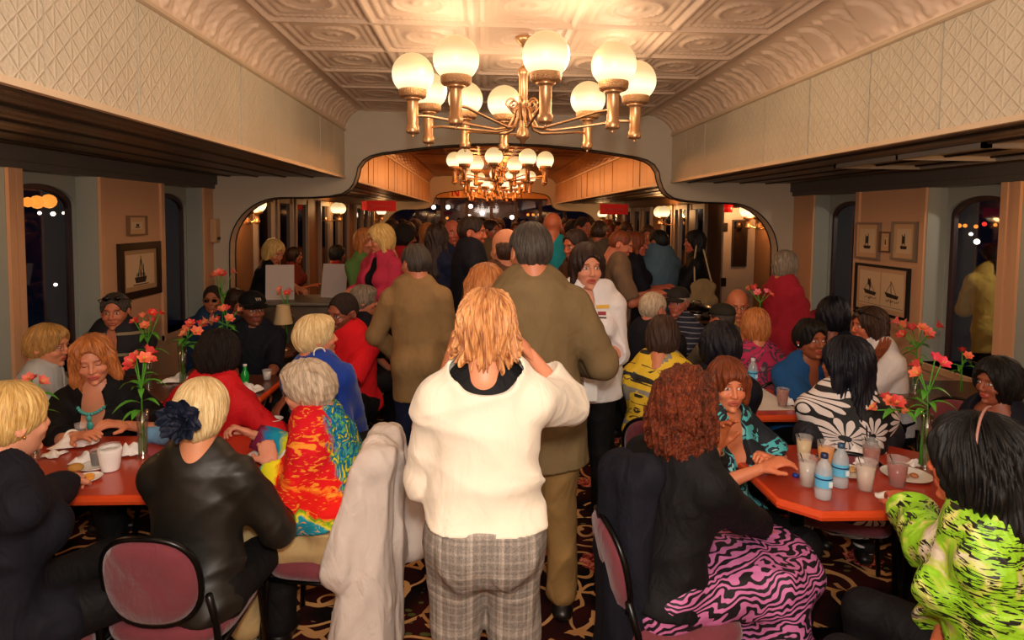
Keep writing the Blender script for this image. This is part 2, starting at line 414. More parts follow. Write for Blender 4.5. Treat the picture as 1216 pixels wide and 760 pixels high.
FACE = {'std': ELL((0, .128, -.025), (.066, .085, .115), k=.012, op='-'),
        'bangs': ELL((0, .135, -.045), (.064, .088, .118), k=.010, op='-'),
        'wide': ELL((0, .122, -.025), (.078, .085, .125), k=.012, op='-'),
        'narrow': ELL((0, .128, -.028), (.064, .090, .126), k=.010, op='-')}
def hair_prims(st):
    """returns prims, cuts, strand amplitude, wrinkle freq"""
    cap = lambda t: [ELL((0, -.012, .035), (.076+t, .097+t, .088+t), k=.01)]
    if st == 'short':
        P = cap(.010)+[ELL((0, -.05, .0), (.071, .057, .060), k=.03)]
        return P, [FACE['wide'], ELL((0, .080, -.065), (.12, .090, .10), k=.01, op='-'), ELL((0, -.02, -.145), (.13, .12, .09), k=.01, op='-'), ELL((-.090, .004, -.012), (.034, .040, .046), k=.006, op='-'), ELL((.090, .004, -.012), (.034, .040, .046), k=.006, op='-')], .0035, 30
    if st == 'buzz':
        P = cap(.004)+[ELL((0, -.045, -.0), (.070, .055, .055), k=.03)]
        return P, [FACE['wide'], ELL((0, .08, -.065), (.12, .09, .10), k=.01, op='-'), ELL((0, -.03, -.140), (.12, .12, .09), k=.01, op='-'), ELL((-.090, .004, -.012), (.034, .040, .046), k=.006, op='-'), ELL((.090, .004, -.012), (.034, .040, .046), k=.006, op='-')], .0, 30
    if st == 'fringe':     # bald on top
        P = [ELL((0, -.035, .005), (.088, .088, .062), k=.02), ELL((0, -.05, -.02), (.072, .056, .055), k=.03)]
        return P, [FACE['wide'], ELL((0, .075, -.07), (.12, .07, .10), k=.01, op='-'), ELL((0, -.0, .11), (.10, .12, .065), k=.01, op='-'), ELL((0, -.03, -.145), (.12, .12, .09), k=.01, op='-'), ELL((-.090, .004, -.012), (.034, .040, .046), k=.006, op='-'), ELL((.090, .004, -.012), (.034, .040, .046), k=.006, op='-')], .002, 30
    if st == 'pixie':      # rounded short woman's cut
        P = cap(.016)+[ELL((0, -.048, .0), (.082, .074, .078), k=.03), ELL((.01, .035, .085), (.066, .055, .035), k=.03)]
        return P, [FACE['std'], ELL((0, .085, -.08), (.12, .07, .085), k=.01, op='-'), ELL((0, -.02, -.175), (.13, .13, .09), k=.01, op='-')], .004, 26
    if st == 'puff':       # short set curls
        P = cap(.020)+[ELL((0, -.05, .0), (.088, .080, .080), k=.03), ELL((0, .04, .095), (.075, .055, .035), k=.03)]
        return P, [FACE['std'], ELL((0, .085, -.08), (.12, .07, .085), k=.01, op='-'), ELL((0, -.02, -.175), (.13, .13, .09), k=.01, op='-')], .006, 40
    if st == 'bob':
        P = cap(.016)+[ELL((0, -.035, -.02), (.092, .083, .100), k=.03)]
        for s in (-1, 1): P.append(CAP((s*.078, .02, .03), (s*.080, .018, -.085), .020, .020, (1, 0, 0), .8, k=.02))
        return P, [FACE['std'], ELL((0, -.03, -.20), (.15, .15, .09), k=.008, op='-')], .004, 26
    if st == 'bangs':
        P = cap(.016)+[ELL((0, -.035, -.015), (.091, .082, .096), k=.03), ELL((0, .055, .07), (.066, .042, .036), k=.02)]
        for s in (-1, 1): P.append(CAP((s*.082, .03, .03), (s*.082, .022, -.07), .02, .018, k=.02))
        return P, [FACE['bangs'], ELL((0, -.03, -.19), (.15, .15, .09), k=.008, op='-')], .004, 26
    if st == 'flip':       # shoulder-length with volume (smiling woman)
        P = cap(.018)+[ELL((0, -.03, -.03), (.096, .076, .115), k=.03), ELL((.02, .040, .090), (.075, .05, .04), k=.03)]
        for s in (-1, 1):
            P += [CAP((s*.086, .03, .03), (s*.090, .025, -.09), .020, .030, k=.03), CAP((s*.090, .025, -.09), (s*.082, .042, -.14), .030, .014, k=.02)]
        return P, [FACE['narrow'], ELL((.012, .12, .045), (.045, .06, .045), k=.012, op='-'), ELL((0, .10, -.12), (.055, .08, .08), k=.02, op='-'), ELL((0, -.03, -.235), (.10, .12, .09), k=.02, op='-')], .005, 24
    if st == 'layered':    # tousled layers seen from behind
        P = cap(.024)+[ELL((0, -.045, .0), (.102, .086, .10), k=.03), ELL((0, -.05, -.065), (.082, .062, .060), k=.03)]
        rg = np.random.RandomState(3)
        for i in range(64):
            a = PI*(-.62+1.24*i/63); R = .088+rg.rand()*.016; z = -.020-.055*math.cos(a)-rg.rand()*.055
            x, y = math.sin(a)*R, -math.cos(a)*R*.85-.02
            P.append(CAP((x*.85, y*.85, z+.05), (x*(1.10+rg.rand()*.28), y*1.1, z-.030+rg.rand()*.040), .015, .003, k=.008))
        return P, [FACE['std'], ELL((0, .09, -.09), (.12, .07, .085), k=.01, op='-')], .010, 22
    if st == 'long':
        P = cap(.017)+[ELL((0, -.03, -.02), (.090, .080, .10), k=.03), CAP((0, -.06, -.03), (0, -.10, -.32), .086, .080, (0, 1, 0), .5, k=.03)]
        for s in (-1, 1): P.append(CAP((s*.08, .01, .03), (s*.085, -.02, -.14), .024, .03, k=.03))
        return P, [FACE['std']], .006, 22
    if st == 'longbig':
        P = cap(.026)+[ELL((0, -.03, -.02), (.110, .095, .115), k=.03), CAP((0, -.06, -.06), (.02, -.12, -.36), .115, .110, (0, 1, 0), .6, k=.03), CAP((.09, -.03, -.1), (.11, -.03, -.3), .05, .04, k=.03)]
        return P, [FACE['std']], .009, 20
    if st == 'big':        # full rounded cut
        P = cap(.028)+[ELL((0, -.03, -.01), (.112, .104, .116), k=.03)]
        return P, [FACE['std'], ELL((0, -.0, -.235), (.15, .17, .09), k=.01, op='-')], .006, 24
    if st == 'curly':
        P = cap(.03)+[ELL((0, -.03, .01), (.112, .112, .118), k=.03), ELL((0, -.035, -.10), (.118, .105, .11), k=.03)]
        rg = np.random.RandomState(8)
        for i in range(190):
            v = rg.normal(size=3); v /= np.linalg.norm(v); v[1] = -abs(v[1]) if rg.rand() < .7 else v[1]
            P.append(ELL((v[0]*(.118-.02*v[2]), v[1]*.112-.032, v[2]*.165-.05), (.016, .016, .018+.01*rg.rand()), k=.005))
        return P, [FACE['std'], ELL((0, -.0, -.33), (.2, .2, .115), k=.01, op='-')], .009, 75
    if st == 'afro':
        P = cap(.03)+[ELL((0, -.03, .01), (.115, .11, .11), k=.03)]
        return P, [FACE['std'], ELL((0, .085, -.08), (.12, .07, .085), k=.01, op='-'), ELL((0, -.0, -.20), (.15, .15, .09), k=.01, op='-')], .006, 60
    if st == 'updo':
        P = cap(.014)+[ELL((0, -.05, .0), (.078, .065, .07), k=.03), ELL((0, -.085, .075), (.055, .045, .05), k=.02)]
        return P, [FACE['std'], ELL((0, .08, -.08), (.12, .08, .09), k=.01, op='-'), ELL((0, -.02, -.165), (.13, .13, .09), k=.01, op='-')], .003, 26
    if st == 'chignon':    # smooth head with low roll
        P = cap(.016)+[ELL((0, -.05, -.01), (.084, .072, .080), k=.03), ELL((0, -.085, -.03), (.055, .04, .045), k=.02)]
        return P, [FACE['std'], ELL((0, .085, -.08), (.12, .08, .09), k=.01, op='-'), ELL((0, -.02, -.18), (.13, .13, .09), k=.01, op='-')], .003, 26
    raise KeyError(st)
def hair_mesh(st, h):
    key = (st, round(h, 4))
    if key in _hc: return _hc[key]
    P, cuts, amp, fr = hair_prims(st)
    def strands(x, y, z):
        az = np.arctan2(x, -(y+.01)); rr = np.sqrt(x*x+y*y)
        w = .7*np.sin(az*13+3*np.sin(z*22+az*2))+.7*np.sin(az*31+4*np.sin(z*15-az*3))+.55*np.sin(az*53+5*np.sin(z*18+az))+.4*np.sin(az*7-z*40)
        return amp*.55*w*np.clip(rr/.05, 0, 1)
    V, Q = solid(P, h, strands if amp and st not in ('curly', 'afro', 'puff') else (wrinkle(3, amp, fr*2) if amp else None), cuts)
    x, y, z = V.T; az = np.arctan2(x, -(y+.012)); el = np.arctan2(np.sqrt(x*x+(y+.012)**2), z-.03)
    hc = np.stack([np.sin(az)*1.0, np.cos(az)*1.0, el*1.0], 1)*.35
    _hc[key] = (V, Q, hc); return _hc[key]
def set_col(me, cols, name='Col'):
    a = me.attributes.new(name, 'FLOAT_COLOR', 'POINT'); a.data.foreach_set('color', np.concatenate([cols, np.ones((len(cols), 1))], 1).astype(F32).ravel())
def set_vec(me, vs, name='hc'):
    a = me.attributes.new(name, 'FLOAT_VECTOR', 'POINT'); a.data.foreach_set('vector', np.asarray(vs, F32).ravel())

def ik(a, t, l1, l2, pole):
    a = np.array(a); t = np.array(t); d = t-a; L = np.linalg.norm(d); mx = (l1+l2)*.995
    if L > mx: t = a+d/L*mx; d = t-a; L = mx
    u = d/L; x = (l1*l1-l2*l2+L*L)/(2*L); y = math.sqrt(max(0, l1*l1-x*x))
    p = np.array(pole)-u*np.dot(pole, u); return a+u*x+unit(p)*y, t

def hand_prims(W, d, n, side, s, curl=.5, spread=1.0):
    """W wrist, d direction, n palm normal (palm faces n), side: thumb direction"""
    d = unit(d); n = unit(n-d*np.dot(n, d)); t = np.cross(n, d)*side; P = []
    P.append(CAP(W-d*.02*s, W+d*.03*s, .024*s, .030*s, n, .62, k=.012)); P.append(CAP(W+d*.025*s, W+d*.072*s, .033*s, .038*s, n, .36, k=.012))
    for i, (o, L) in enumerate(((.027, .068), (.009, .078), (-.009, .072), (-.026, .056))):
        b = W+(d*.080+t*o)*s; fd = unit(d+t*o*3.2*spread); cur = curl*(1+.12*i)
        p = b; a = cur*.55
        for j, (fr, r) in enumerate(((.42, .0088), (.32, .0080), (.26, .0070))):
            v = unit(fd*math.cos(a)+n*math.sin(a)); q = p+v*L*fr*s*1.0
            P.append(CAP(p, q, r*s, r*.93*s, k=.0035)); p = q; a += cur*.75
    b = W+(d*.018+t*.026)*s; v1 = unit(d*.75+t*.75+n*.25); q = b+v1*.040*s; v2 = unit(d*.95+t*.25+n*(.25+.3*curl))
    P += [CAP(b, q, .0135*s, .0105*s, k=.012), CAP(q, q+v2*.032*s, .0100*s, .0082*s, k=.004)]
    return P

ARM = {'hang': (.07, .04, -.52), 'table': (-.10, .40, -.30), 'tablew': (.02, .42, -.30), 'hold': (-.10, .30, -.20), 'chin': (-.12, .20, -.02),
       'lap': (-.08, .32, -.42), 'behind': (.05, -.1, -.5), 'cross': (-.22, .24, -.25), 'hip': (.10, -.03, -.42), 'up': (.02, .30, .0)}
REG = {}
def person(label, head, yaw=180, sit=False, lean=0, side=0, twist=0, hyaw=None, hpitch=-5, hroll=0, s=1.0, w=1.0, male=False, belly=0, bust=.5, fat=.2,
           hair=('short', 'brown'), skin='#c98a66', eyes='open', lip=None, beard=None, brow='#3a2015', mouth=0.0,
           top=None, bottom=None, shoes='#120e0c', L='hang', R='hang', curlL=.5, curlR=.5, near=1, elbow=(.5, -.5, -.8), extras=None, group=None, headk=1.0, knees=.5, legs=True, hs=1.0, palmL=None, palmR=None, stance=.10):
    """head: world position of the head centre. near: 2 close, 1 mid, 0 far."""
    hd = np.array(head, float); yw = math.radians(yaw); hy = math.radians(yaw if hyaw is None else hyaw)
    M = rotm(yw, 0, 0); Rr, Fw, Up = M
    ln = math.radians(lean); sd = math.radians(side)
    S = unit(Up*math.cos(ln)*math.cos(sd)+Fw*math.sin(ln)+Rr*math.sin(sd)*math.cos(ln))
    Mt = rotm(yw+math.radians(twist), 0, 0); Rt = unit(Mt[0]-S*np.dot(Mt[0], S)); Ft = unit(np.cross(S, Rt))
    nk = unit(.55*S+.45*Up+.12*Ft)
    Hc = hd.copy(); N = Hc-nk*.155*s; Pl = N-S*.49*s
    base = np.array([Pl[0], Pl[1], 0.0]); Hc = Hc-base; N = N-base; Pl = Pl-base    # local frame at the floor
    root = thing('person', label, 'person', base, 0, group)
    hB = (.020, .013, .011)[near]; hC = (.018, .0105, .0075)[near]; hH = (.009, .0052, .0034)[near]; hh = (.009, .0055, .0040)[near]; hHa = (.010, .0056, .0031)[near]
    wf = w
    # ---- torso prims at offset t
    def torso(t, lo=0.0):
        lv = [(.005, .140, .64), (.10, .140+belly*.25, .70), (.22, .138+belly*.2, .70), (.34, .150, .68), (.43, .150, .58)]
        if not male: lv = [(.005, .148, .66), (.10, .142+belly*.25, .70), (.22, .126+belly*.2, .72), (.34, .138, .70), (.43, .134, .60)]
        out = []
        pts = []
        for z, ww, fl in lv: pts.append((Pl+S*z*s, (ww*wf*s)+t, fl))
        for i in range(4): out.append(CAP(pts[i][0], pts[i+1][0], pts[i][1], pts[i+1][1], Ft if i > 1 else Fw, (pts[i][2]+pts[i+1][2])/2, k=.04))
        if belly: out.append(ELL(Pl+S*.12*s+Fw*(.05+belly*.35)*s, (.12*wf*s+t, .10*s+t, .13*s+t), M, k=.07))
        if not male and bust:
            for q in (-1, 1): out.append(ELL(Pl+S*.31*s+Ft*(.075+.02*bust)*s*wf+Rt*q*.068*s*wf, ((.060+.02*bust)*s+t, (.055+.02*bust)*s+t, (.062+.015*bust)*s+t), None, k=.04))
        for q in (-1, 1):
            out.append(CAP(N-S*.025*s, SH[q]-S*.005*s, .042*s+t*.8, .046*s*(.9+.1*wf)+t*.8, k=.035))
            out.append(ELL(Pl-Fw*.05*s+Rr*q*.07*s*wf-S*.02*s, (.085*wf*s+t, .085*s+t, .095*s+t), M, k=.05))
        return out
    shw = (.172 if male else .147)*s*(.75+.25*wf)
    SH = {q: N-S*.070*s+Rt*q*shw for q in (-1, 1)}
    HP = {q: Pl+Rr*q*.085*s*(.6+.4*wf) for q in (-1, 1)}
    EL = {}; WR = {}
    for q, tg in ((-1, L), (1, R)):
        tg = ARM[tg] if isinstance(tg, str) else tg
        if len(tg) == 4: T = np.array(tg[:3])-base                # world target
        else: T = SH[q]+(Rr*q*tg[0]+Fw*tg[1]+Up*tg[2])*s
        EL[q], WR[q] = ik(SH[q], T, .275*s, .245*s, Rr*q*elbow[0]+Fw*elbow[1]+Up*elbow[2])
    aw = .85+.15*wf
    def arm(q, t, fr=1.0, flat=True, t2=None):
        t2 = t if t2 is None else t2
        A, E, W = SH[q], EL[q], WR[q]; r0, r1, r2 = .048*s*aw*(1.05 if male else 1), .041*s*aw, .026*s
        out = []
        if fr >= .5:
            out.append(CAP(A, E, r0+t, r1+t, k=.03)); u = (fr-.5)*2; Wp = E+(W-E)*u
            out.append(CAP(E, Wp, r1*1.02+t, r1+(r2-r1)*u+t2, k=.02)); 
            return out, (Wp+unit(W-E)*.0, unit(W-E), r1+(r2-r1)*u+t2)
        u = fr*2; Ep = A+(E-A)*u; out.append(CAP(A, Ep, r0+t, r0+(r1-r0)*u+t2*1.15, k=.03)); return out, (Ep, unit(E-A), r0+t2)
    KN = {}; AN = {}
    for q in (-1, 1):
        if sit:
            an = HP[q]+Fw*(.40)*s+Rr*q*.02; an[2] = .09*s
            kz = max(.42, min(.52*s, Pl[2]))
            kn = HP[q]+Fw*.41*s+Rr*q*(.03+.08*knees)*s; kn[2] = kz
            an = kn+Fw*(-.02 if not isinstance(sit, tuple) else sit[1])*s; an[2] = .09*s
        else:
            an = np.array([HP[q][0], HP[q][1], .09*s])+Rr*q*(stance-.07)*s-Fw*.01; kn = (HP[q]+an)/2+Fw*.02*s
            kn[2] = an[2]+(HP[q][2]-an[2])*.48
        KN[q], AN[q] = kn, an
    def leg(q, t, fr=1.0, t2=None):
        t2 = t if t2 is None else t2; A, K, An = HP[q], KN[q], AN[q]
        out = [CAP(A, K, .086*s*(.7+.3*wf)+t, .057*s*(.85+.15*wf)+t, k=.03)]
        u = max(0, fr*2-1); E = K+(An-K)*u
        if u > 0: out.append(CAP(K, E, .055*s*(.85+.15*wf)+t, (.055+(.036-.055)*u)*s+t2, k=.02))
        return out
    # ---- body: head + trunk + limbs + hands as one mesh
    hf = head_sdf_cached(hH/(s*headk), male, fat, mouth)
    Mh = rotm(hy, math.radians(hpitch), math.radians(hroll)); hk = s*headk
    HV = hf[0]; cols = face_cols(HV, skin, male, eyes, lip or ('#a0483c' if male else '#b04038'), brow, beard)
    parts = [((HV*hk)@Mh+Hc, hf[1])]; colparts = [cols]; base_c = np.array(lin(skin))
    bp = torso(-.014 if top else 0)
    for q in (-1, 1): bp += arm(q, -.004)[0]
    if legs:
        for q in (-1, 1):
            bp += leg(q, -.014 if bottom else 0); bp.append(CAP(AN[q]-Up*.03*s-Fw*.02*s, AN[q]+Fw*.13*s-Up*.055*s, .034*s, .030*s, Up, .7, k=.02))
    bp.append(CAP(N-S*.05*s, Hc-nk*.10*s-Ft*.01*s, .060*s+fat*.008, .055*s+fat*.006, k=.03))
    B = solid(bp, hB); parts.append(B); colparts.append(np.tile(base_c, (len(B[0]), 1)))
    for q, cu, pm in ((-1, curlL, palmL), (1, curlR, palmR)):
        d = unit(WR[q]-EL[q]); n = np.array(pm, float) if pm is not None else (-Up*.8-Rr*q*.3 if abs(d[2]) < .75 else -Rr*q)
        if pm is not None: n = Rr*n[0]+Fw*n[1]+Up*n[2]
        hp = hand_prims(WR[q], d, n, q if pm is None else q, s*hs*(1.08 if male else .98), cu)
        if near >= 0:
            Hm = solid(hp, hh); parts.append(Hm); colparts.append(np.tile(base_c*np.array([1, .93, .9]), (len(Hm[0]), 1)))
    V, Q = merge(parts); me = np_mesh('body', V, Q); set_col(me, np.concatenate(colparts)); link_mesh('body', me, SKIN, root)
    # ---- hair
    if hair:
        st, hm = hair[0], hair[1]; HVv, HQ, hc = hair_mesh(st, hHa/(hk))
        me = np_mesh('hair', (HVv*hk)@Mh+Hc, HQ); set_vec(me, hc); link_mesh('hair', me, HAIR[hm], root)
    # ---- clothes
    sd0 = sum(ord(ch) for ch in label) % 1000
    if top:
        t = max(top.get('t', .014), (bottom.get('t', .014)+.012) if bottom else 0); P = torso(t); fr = top.get('sleeve', 1.0); ends = []
        hem = top.get('hem', -.06)
        if hem < -.08 and not sit:
            P.append(CAP(Pl-S*.02*s, Pl+S*hem*s, .160*wf*s+t, .168*wf*s+t*1.1, Fw, .72, k=.04))
        elif hem < -.08:
            for q in (-1, 1): P.append(CAP(HP[q], HP[q]+(KN[q]-HP[q])*.35, .088*s+t, .082*s+t, k=.03))
        cuts = [('half', (Pl+S*hem*s, -S), 0, '+')] if not (sit and hem < -.08) else []
        for q in (-1, 1):
            f = fr[0 if q < 0 else 1] if isinstance(fr, tuple) else fr
            if f > 0:
                a, e = arm(q, t, f, t2=top.get('t2', t*1.3)); P += a
        # open ends of the sleeves and the neckline
        for q in (-1, 1):
            f = fr[0 if q < 0 else 1] if isinstance(fr, tuple) else fr
            if f > 0:
                E, dr, r = arm(q, t, f, t2=top.get('t2', t*1.3))[1]
                cuts.append(CAP(E+dr*(.040+r)*1.0, E+dr*(.044+r), .04+r*1.0, k=0, op='-'))
            else: cuts.append(ELL(SH[q]+Rt*q*.03*s, (.052*s, .07*s, .09*s), np.array([Rt, Ft, S]), k=.01, op='-'))
        nc = top.get('neck', 'crew'); Mn = np.array([Rt, Ft, S])
        if nc == 'crew': cuts.append(ELL(N+S*.040*s+Ft*.010*s, (.072*s, .078*s, .058*s), Mn, k=.006, op='-'))
        elif nc == 'boat': cuts += [ELL(N+S*.030*s-Ft*.01*s, (.118*s, .110*s, .066*s), Mn, k=.006, op='-'), ELL(N-Ft*.095*s+S*.005*s, (.092*s, .05*s, .036*s), Mn, k=.006, op='-')]
        elif nc == 'v': cuts += [ELL(N+S*.038*s+Ft*.01*s, (.078*s, .085*s, .060*s), Mn, k=.006, op='-'), ELL(N+Ft*.10*s-S*.06*s, (.042*s, .09*s, .125*s), Mn, k=.006, op='-')]
        elif nc == 'deepv': cuts += [ELL(N+S*.038*s+Ft*.01*s, (.080*s, .085*s, .062*s), Mn, k=.006, op='-'), ELL(N+Ft*.11*s-S*.075*s, (.060*s, .09*s, .165*s), Mn, k=.006, op='-')]
        elif nc == 'scoop': cuts.append(ELL(N+S*.02*s+Ft*.05*s, (.088*s, .13*s, .11*s), Mn, k=.006, op='-'))
        elif nc == 'collar':
            P.append(CAP(N-S*.015*s, N+S*.018*s+Ft*.004*s, .074*s, .064*s, k=.012)); cuts.append(CAP(N+S*.02*s+Ft*.01*s, N+S*.12*s+Ft*.03*s, .054*s, .060*s, k=.0, op='-'))
            cuts.append(ELL(N+Ft*.10*s+S*.0*s, (.020*s, .07*s, .065*s), Mn, k=.004, op='-'))
        elif nc == 'cardigan': cuts += [ELL(N+S*.035*s, (.066*s, .07*s, .05*s), Mn, k=.006, op='-'), ELL(Pl+S*.26*s+Ft*.17*s, (.050*s, .13*s, .34*s), Mn, k=.006, op='-')]
        V, Q = solid(P, hC, wrinkle(sd0, top.get('wr', .006)*s, top.get('wf', 15), top.get('ws', (1, 1, 1))), cuts)
        me = np_mesh('shirt', V, Q); set_vec(me, V, 'hc'); link_mesh(top.get('name', 'shirt'), me, top['mat'], root)
        if top.get('under'):
            um = top['under']; P2 = torso(min(t*.55, .008)); Mn = np.array([Rt, Ft, S])
            V, Q = solid(P2, hC, None, [('half', (Pl-S*.05*s, -S), 0, '+'), ELL(N+S*.055*s+Ft*.03*s, (.068*s, .085*s, .055*s), Mn, k=.006, op='-')])
            link_mesh('undershirt', np_mesh('undershirt', V, Q), um, root)
    if top and top.get('scol'):
        V, Q = solid([CAP(N-S*.01*s, N+S*.035*s+Ft*.005*s, .072*s, .062*s, k=.01)], .005, None, [('half', (N+S*.036*s, S), 0, '+'), CAP(N-S*.05*s, N+S*.09*s+Ft*.01*s, .054*s, .057*s, k=0, op='-')]); link_mesh('shirt_collar', np_mesh('collar', V, Q), top['scol'], root)
    if bottom and legs:
        t = bottom.get('t', .014); fr = bottom.get('len', .97); P = []
        P += torso(t)[:1]
        P += [CAP(Pl+S*.02*s, Pl+S*.10*s, (.155 if male else .158)*wf*s+t, (.148+belly*.25)*wf*s+t, Fw, .68, k=.03)]
        for q in (-1, 1): P.append(ELL(Pl-Fw*.05*s+Rr*q*.07*s*wf-S*.02*s, (.085*wf*s+t, .085*s+t, .095*s+t), M, k=.05))
        for q in (-1, 1): P += leg(q, t, fr, bottom.get('t2', t*2))
        if bottom.get('skirt'):
            mid = (KN[-1]+KN[1])/2; w2 = np.linalg.norm(KN[1]-KN[-1])/2+.07*s
            P.append(CAP(Pl+Fw*.08, mid, .12*wf*s, w2+.02, Up, .6, k=.05))
            dz = bottom['skirt']; btm = mid+Fw*.02*s; btm[2] = dz
            P.append(CAP(mid-Fw*.02*s, btm, w2+.02, w2+.10*s, Fw, .5, k=.05))
        hm_ = .10 if (sit or not top) else min(.10, top.get('hem', -.06)+.015); cuts = [('half', (Pl+S*hm_*s, Up if sit else S), 0, '+'), ('half', ((0, 0, .025), -Up), 0, '+')]
        V, Q = solid(P, hC*1.05, wrinkle(sd0+7, bottom.get('wr', .006)*s, bottom.get('wf', 13), (1, 1, .6) if not sit else (1, 1, 1)), cuts)
        me = np_mesh('trousers', V, Q); set_vec(me, V-Pl, 'hc'); link_mesh(bottom.get('name', 'trousers'), me, bottom['mat'], root)
    if shoes and legs:
        for q in (-1, 1):
            a = AN[q]; P = [CAP(a-Up*.045*s-Fw*.035*s, a+Fw*.14*s-Up*.055*s, .042*s, .040*s, Up, .8, k=.02), CAP(a+Up*.0, a-Up*.04*s, .042*s, .045*s, k=.02)]
            z0 = .004
            V, Q = solid(P, max(hC, .008), None, [('half', ((0, 0, z0), -Up), 0, '+'), ('half', ((0, 0, a[2]+.005), Up), 0, '+')])
            link_mesh('shoe', np_mesh('shoe', V, Q), simple('leather_'+shoes, shoes, .4), root)
    REG[label] = info = dict(root=root, base=base, N=N, S=S, Hc=Hc, Mh=Mh, hk=hk, Ft=Ft, Rt=Rt, Fw=Fw, Rr=Rr, Up=Up, Pl=Pl, SH=SH, WR=WR, EL=EL, KN=KN, AN=AN, HP=HP, s=s)
    for e in (extras or []): e(info)
    return info
def head_sdf_cached(h, male, fat, mouth):
    key = ('head', round(h, 3 if h > .006 else 4), male, round(fat, 1), mouth)
    if key not in _hc: _hc[key] = head_sdf(h, male, fat, mouth=mouth)
    return _hc[key]

# extras --------------------------------------------------------------------------------------------
def hp_(i, p): return (np.array(p)*i['hk'])@i['Mh']+i['Hc']
def glasses(col=None, dark=False):
    def f(i):
        m = MB()
        for q in (-1, 1):
            pts = [hp_(i, (q*.031+.019*math.cos(a), .096-.006*abs(math.cos(a)), .010+.014*math.sin(a))) for a in np.linspace(0, 2*PI, 15)]
            m.tube(pts, .0013, 5, cap=False); m.tube([hp_(i, (q*.050, .093, .016)), hp_(i, (q*.074, .06, .016)), hp_(i, (q*.083, -.01, .014))], .0014, 5)
        m.tube([hp_(i, (-.012, .097, .014)), hp_(i, (0, .100, .017)), hp_(i, (.012, .097, .014))], .0013, 5)
        g = m.build('eyeglasses', GLASSF if col is None else simple('glasses_'+col, col, .3, .5), i['root'])
        if dark:
            for q in (-1, 1):
                m = MB()
                ring = [hp_(i, (q*.031+.018*math.cos(a), .096-.006*abs(math.cos(a)), .010+.013*math.sin(a))) for a in np.linspace(0, 2*PI, 15)[:-1]]
                m.add(ring, [tuple(range(14))])
                m.build('lens', simple('dark_lens', '#080808', .1), g)
    return f
def sunglasses_on_head(i):
    m = MB()
    for q in (-1, 1):
        m.ball((0, 0, 0), .02, 12, 8, (1.0, .3, .75)); k = len(m.v)-12*9
        for j in range(k, len(m.v)): x, y, z = m.v[j]; m.v[j] = tuple(hp_(i, (x+q*.033, .072+y, .108+z)))
        m.tube([hp_(i, (q*.05, .07, .108)), hp_(i, (q*.09, .02, .09)), hp_(i, (q*.094, -.03, .06))], .003, 6)
    m.tube([hp_(i, (-.02, .078, .108)), hp_(i, (.02, .078, .108))], .003, 6); m.build('sunglasses', simple('dark_lens', '#080808', .1), i['root'])
def cap_hat(col, brimyaw=0, logo=None):
    def f(i):
        A = math.radians(brimyaw); P = [ELL((0, -.010, .062), (.092, .112, .078), k=.01)]
        V, Q = solid(P, .0045, None, [ELL((0, -.01, .01), (.083, .103, .085), k=0, op='-'), ('half', ((0, 0, .052), (0, .12, -1)), 0, '+')])
        o = link_mesh('cap', np_mesh('cap', (V*i['hk'])@i['Mh']+i['Hc'], Q), cloth(col, .8), i['root'])
        rows = []
        for r in np.linspace(0, 1, 6):
            rows.append([hp_(i, (math.sin(a)*(.083+.0*r)*(1-.05*r), .055+math.cos(a)*(.045+.075*r), .066-.016*r-.018*abs(math.sin(a))**2)) for a in np.linspace(-1.45, 1.45, 17)])
        m = MB(); m.strip(rows); m.strip([[p-i['Up']*.004 for p in r] for r in rows]); m.build('brim', cloth(col, .8), o)
        if logo: 
            m = MB(); 
            for k in range(3): m.tube([hp_(i, (-.018+.014*k, .104, .088)), hp_(i, (-.010+.014*k, .100, .108))], .0035, 5)
            m.build('emblem', simple('cap_emblem', logo, .6), o)
    return f
def flower_pin(pos, col, r=.05, name='hair_flower', layers=3):
    def f(i):
        rg = random.Random(4); m = MB(); c = np.array(pos)*1.0; nrm = unit(c-np.array([0, -.01, .03])); a0 = unit(np.cross(nrm, [0, 0, 1.0])); b0 = np.cross(nrm, a0)
        for l in range(layers):
            k = 9-l; R = r*(1-.2*l)*(1+.0)
            for j in range(k):
                a = 2*PI*j/k+l*.4+rg.random()*.3; d = a0*math.cos(a)+b0*math.sin(a); t = np.cross(nrm, d); rows = []
                for u in np.linspace(0, 1, 6):
                    wv = math.sin(PI*min(.97, .15+u*.8))*.42*R; zz = nrm*(.008+.010*l+.022*u*u+.006*math.sin(7*u+j))
                    rows.append([hp_(i, c+d*R*u+t*wv*v+zz+nrm*(.006*math.cos(5*v+j))) for v in (-1, -.5, 0, .5, 1)])
                m.strip(rows)
        m.build(name, cloth(col, .6, wr=.2), i['root'])
    return f
def hoops(r=.022, mat=None, thick=.002):
    def f(i):
        for q in (-1, 1):
            c = np.array([q*.084, -.008, -.034-r]); MB().tube([hp_(i, c+np.array([0, math.cos(a)*r, math.sin(a)*r])) for a in np.linspace(0, 2*PI, 19)], thick, 6, cap=False).build('earring', mat or GOLD, i['root'])
    return f
def studs(mat=None, r=.005):
    def f(i):
        for q in (-1, 1): MB().ball(tuple(hp_(i, (q*.085, -.002, -.030))), r, 8, 6).build('earring', mat or GOLD, i['root'])
    return f
def neck_ring(i, rx, ry, drop, off=0.0):
    pts = []
    for a in np.linspace(-PI, PI, 41)[:-1]:
        fr = (math.cos(a)+1)/2
        pts.append(i['N']+i['Rt']*math.sin(a)*rx+i['Ft']*(math.cos(a)*ry+.012+off*fr)-i['S']*(drop*fr**1.6)+i['S']*.012)
    return pts
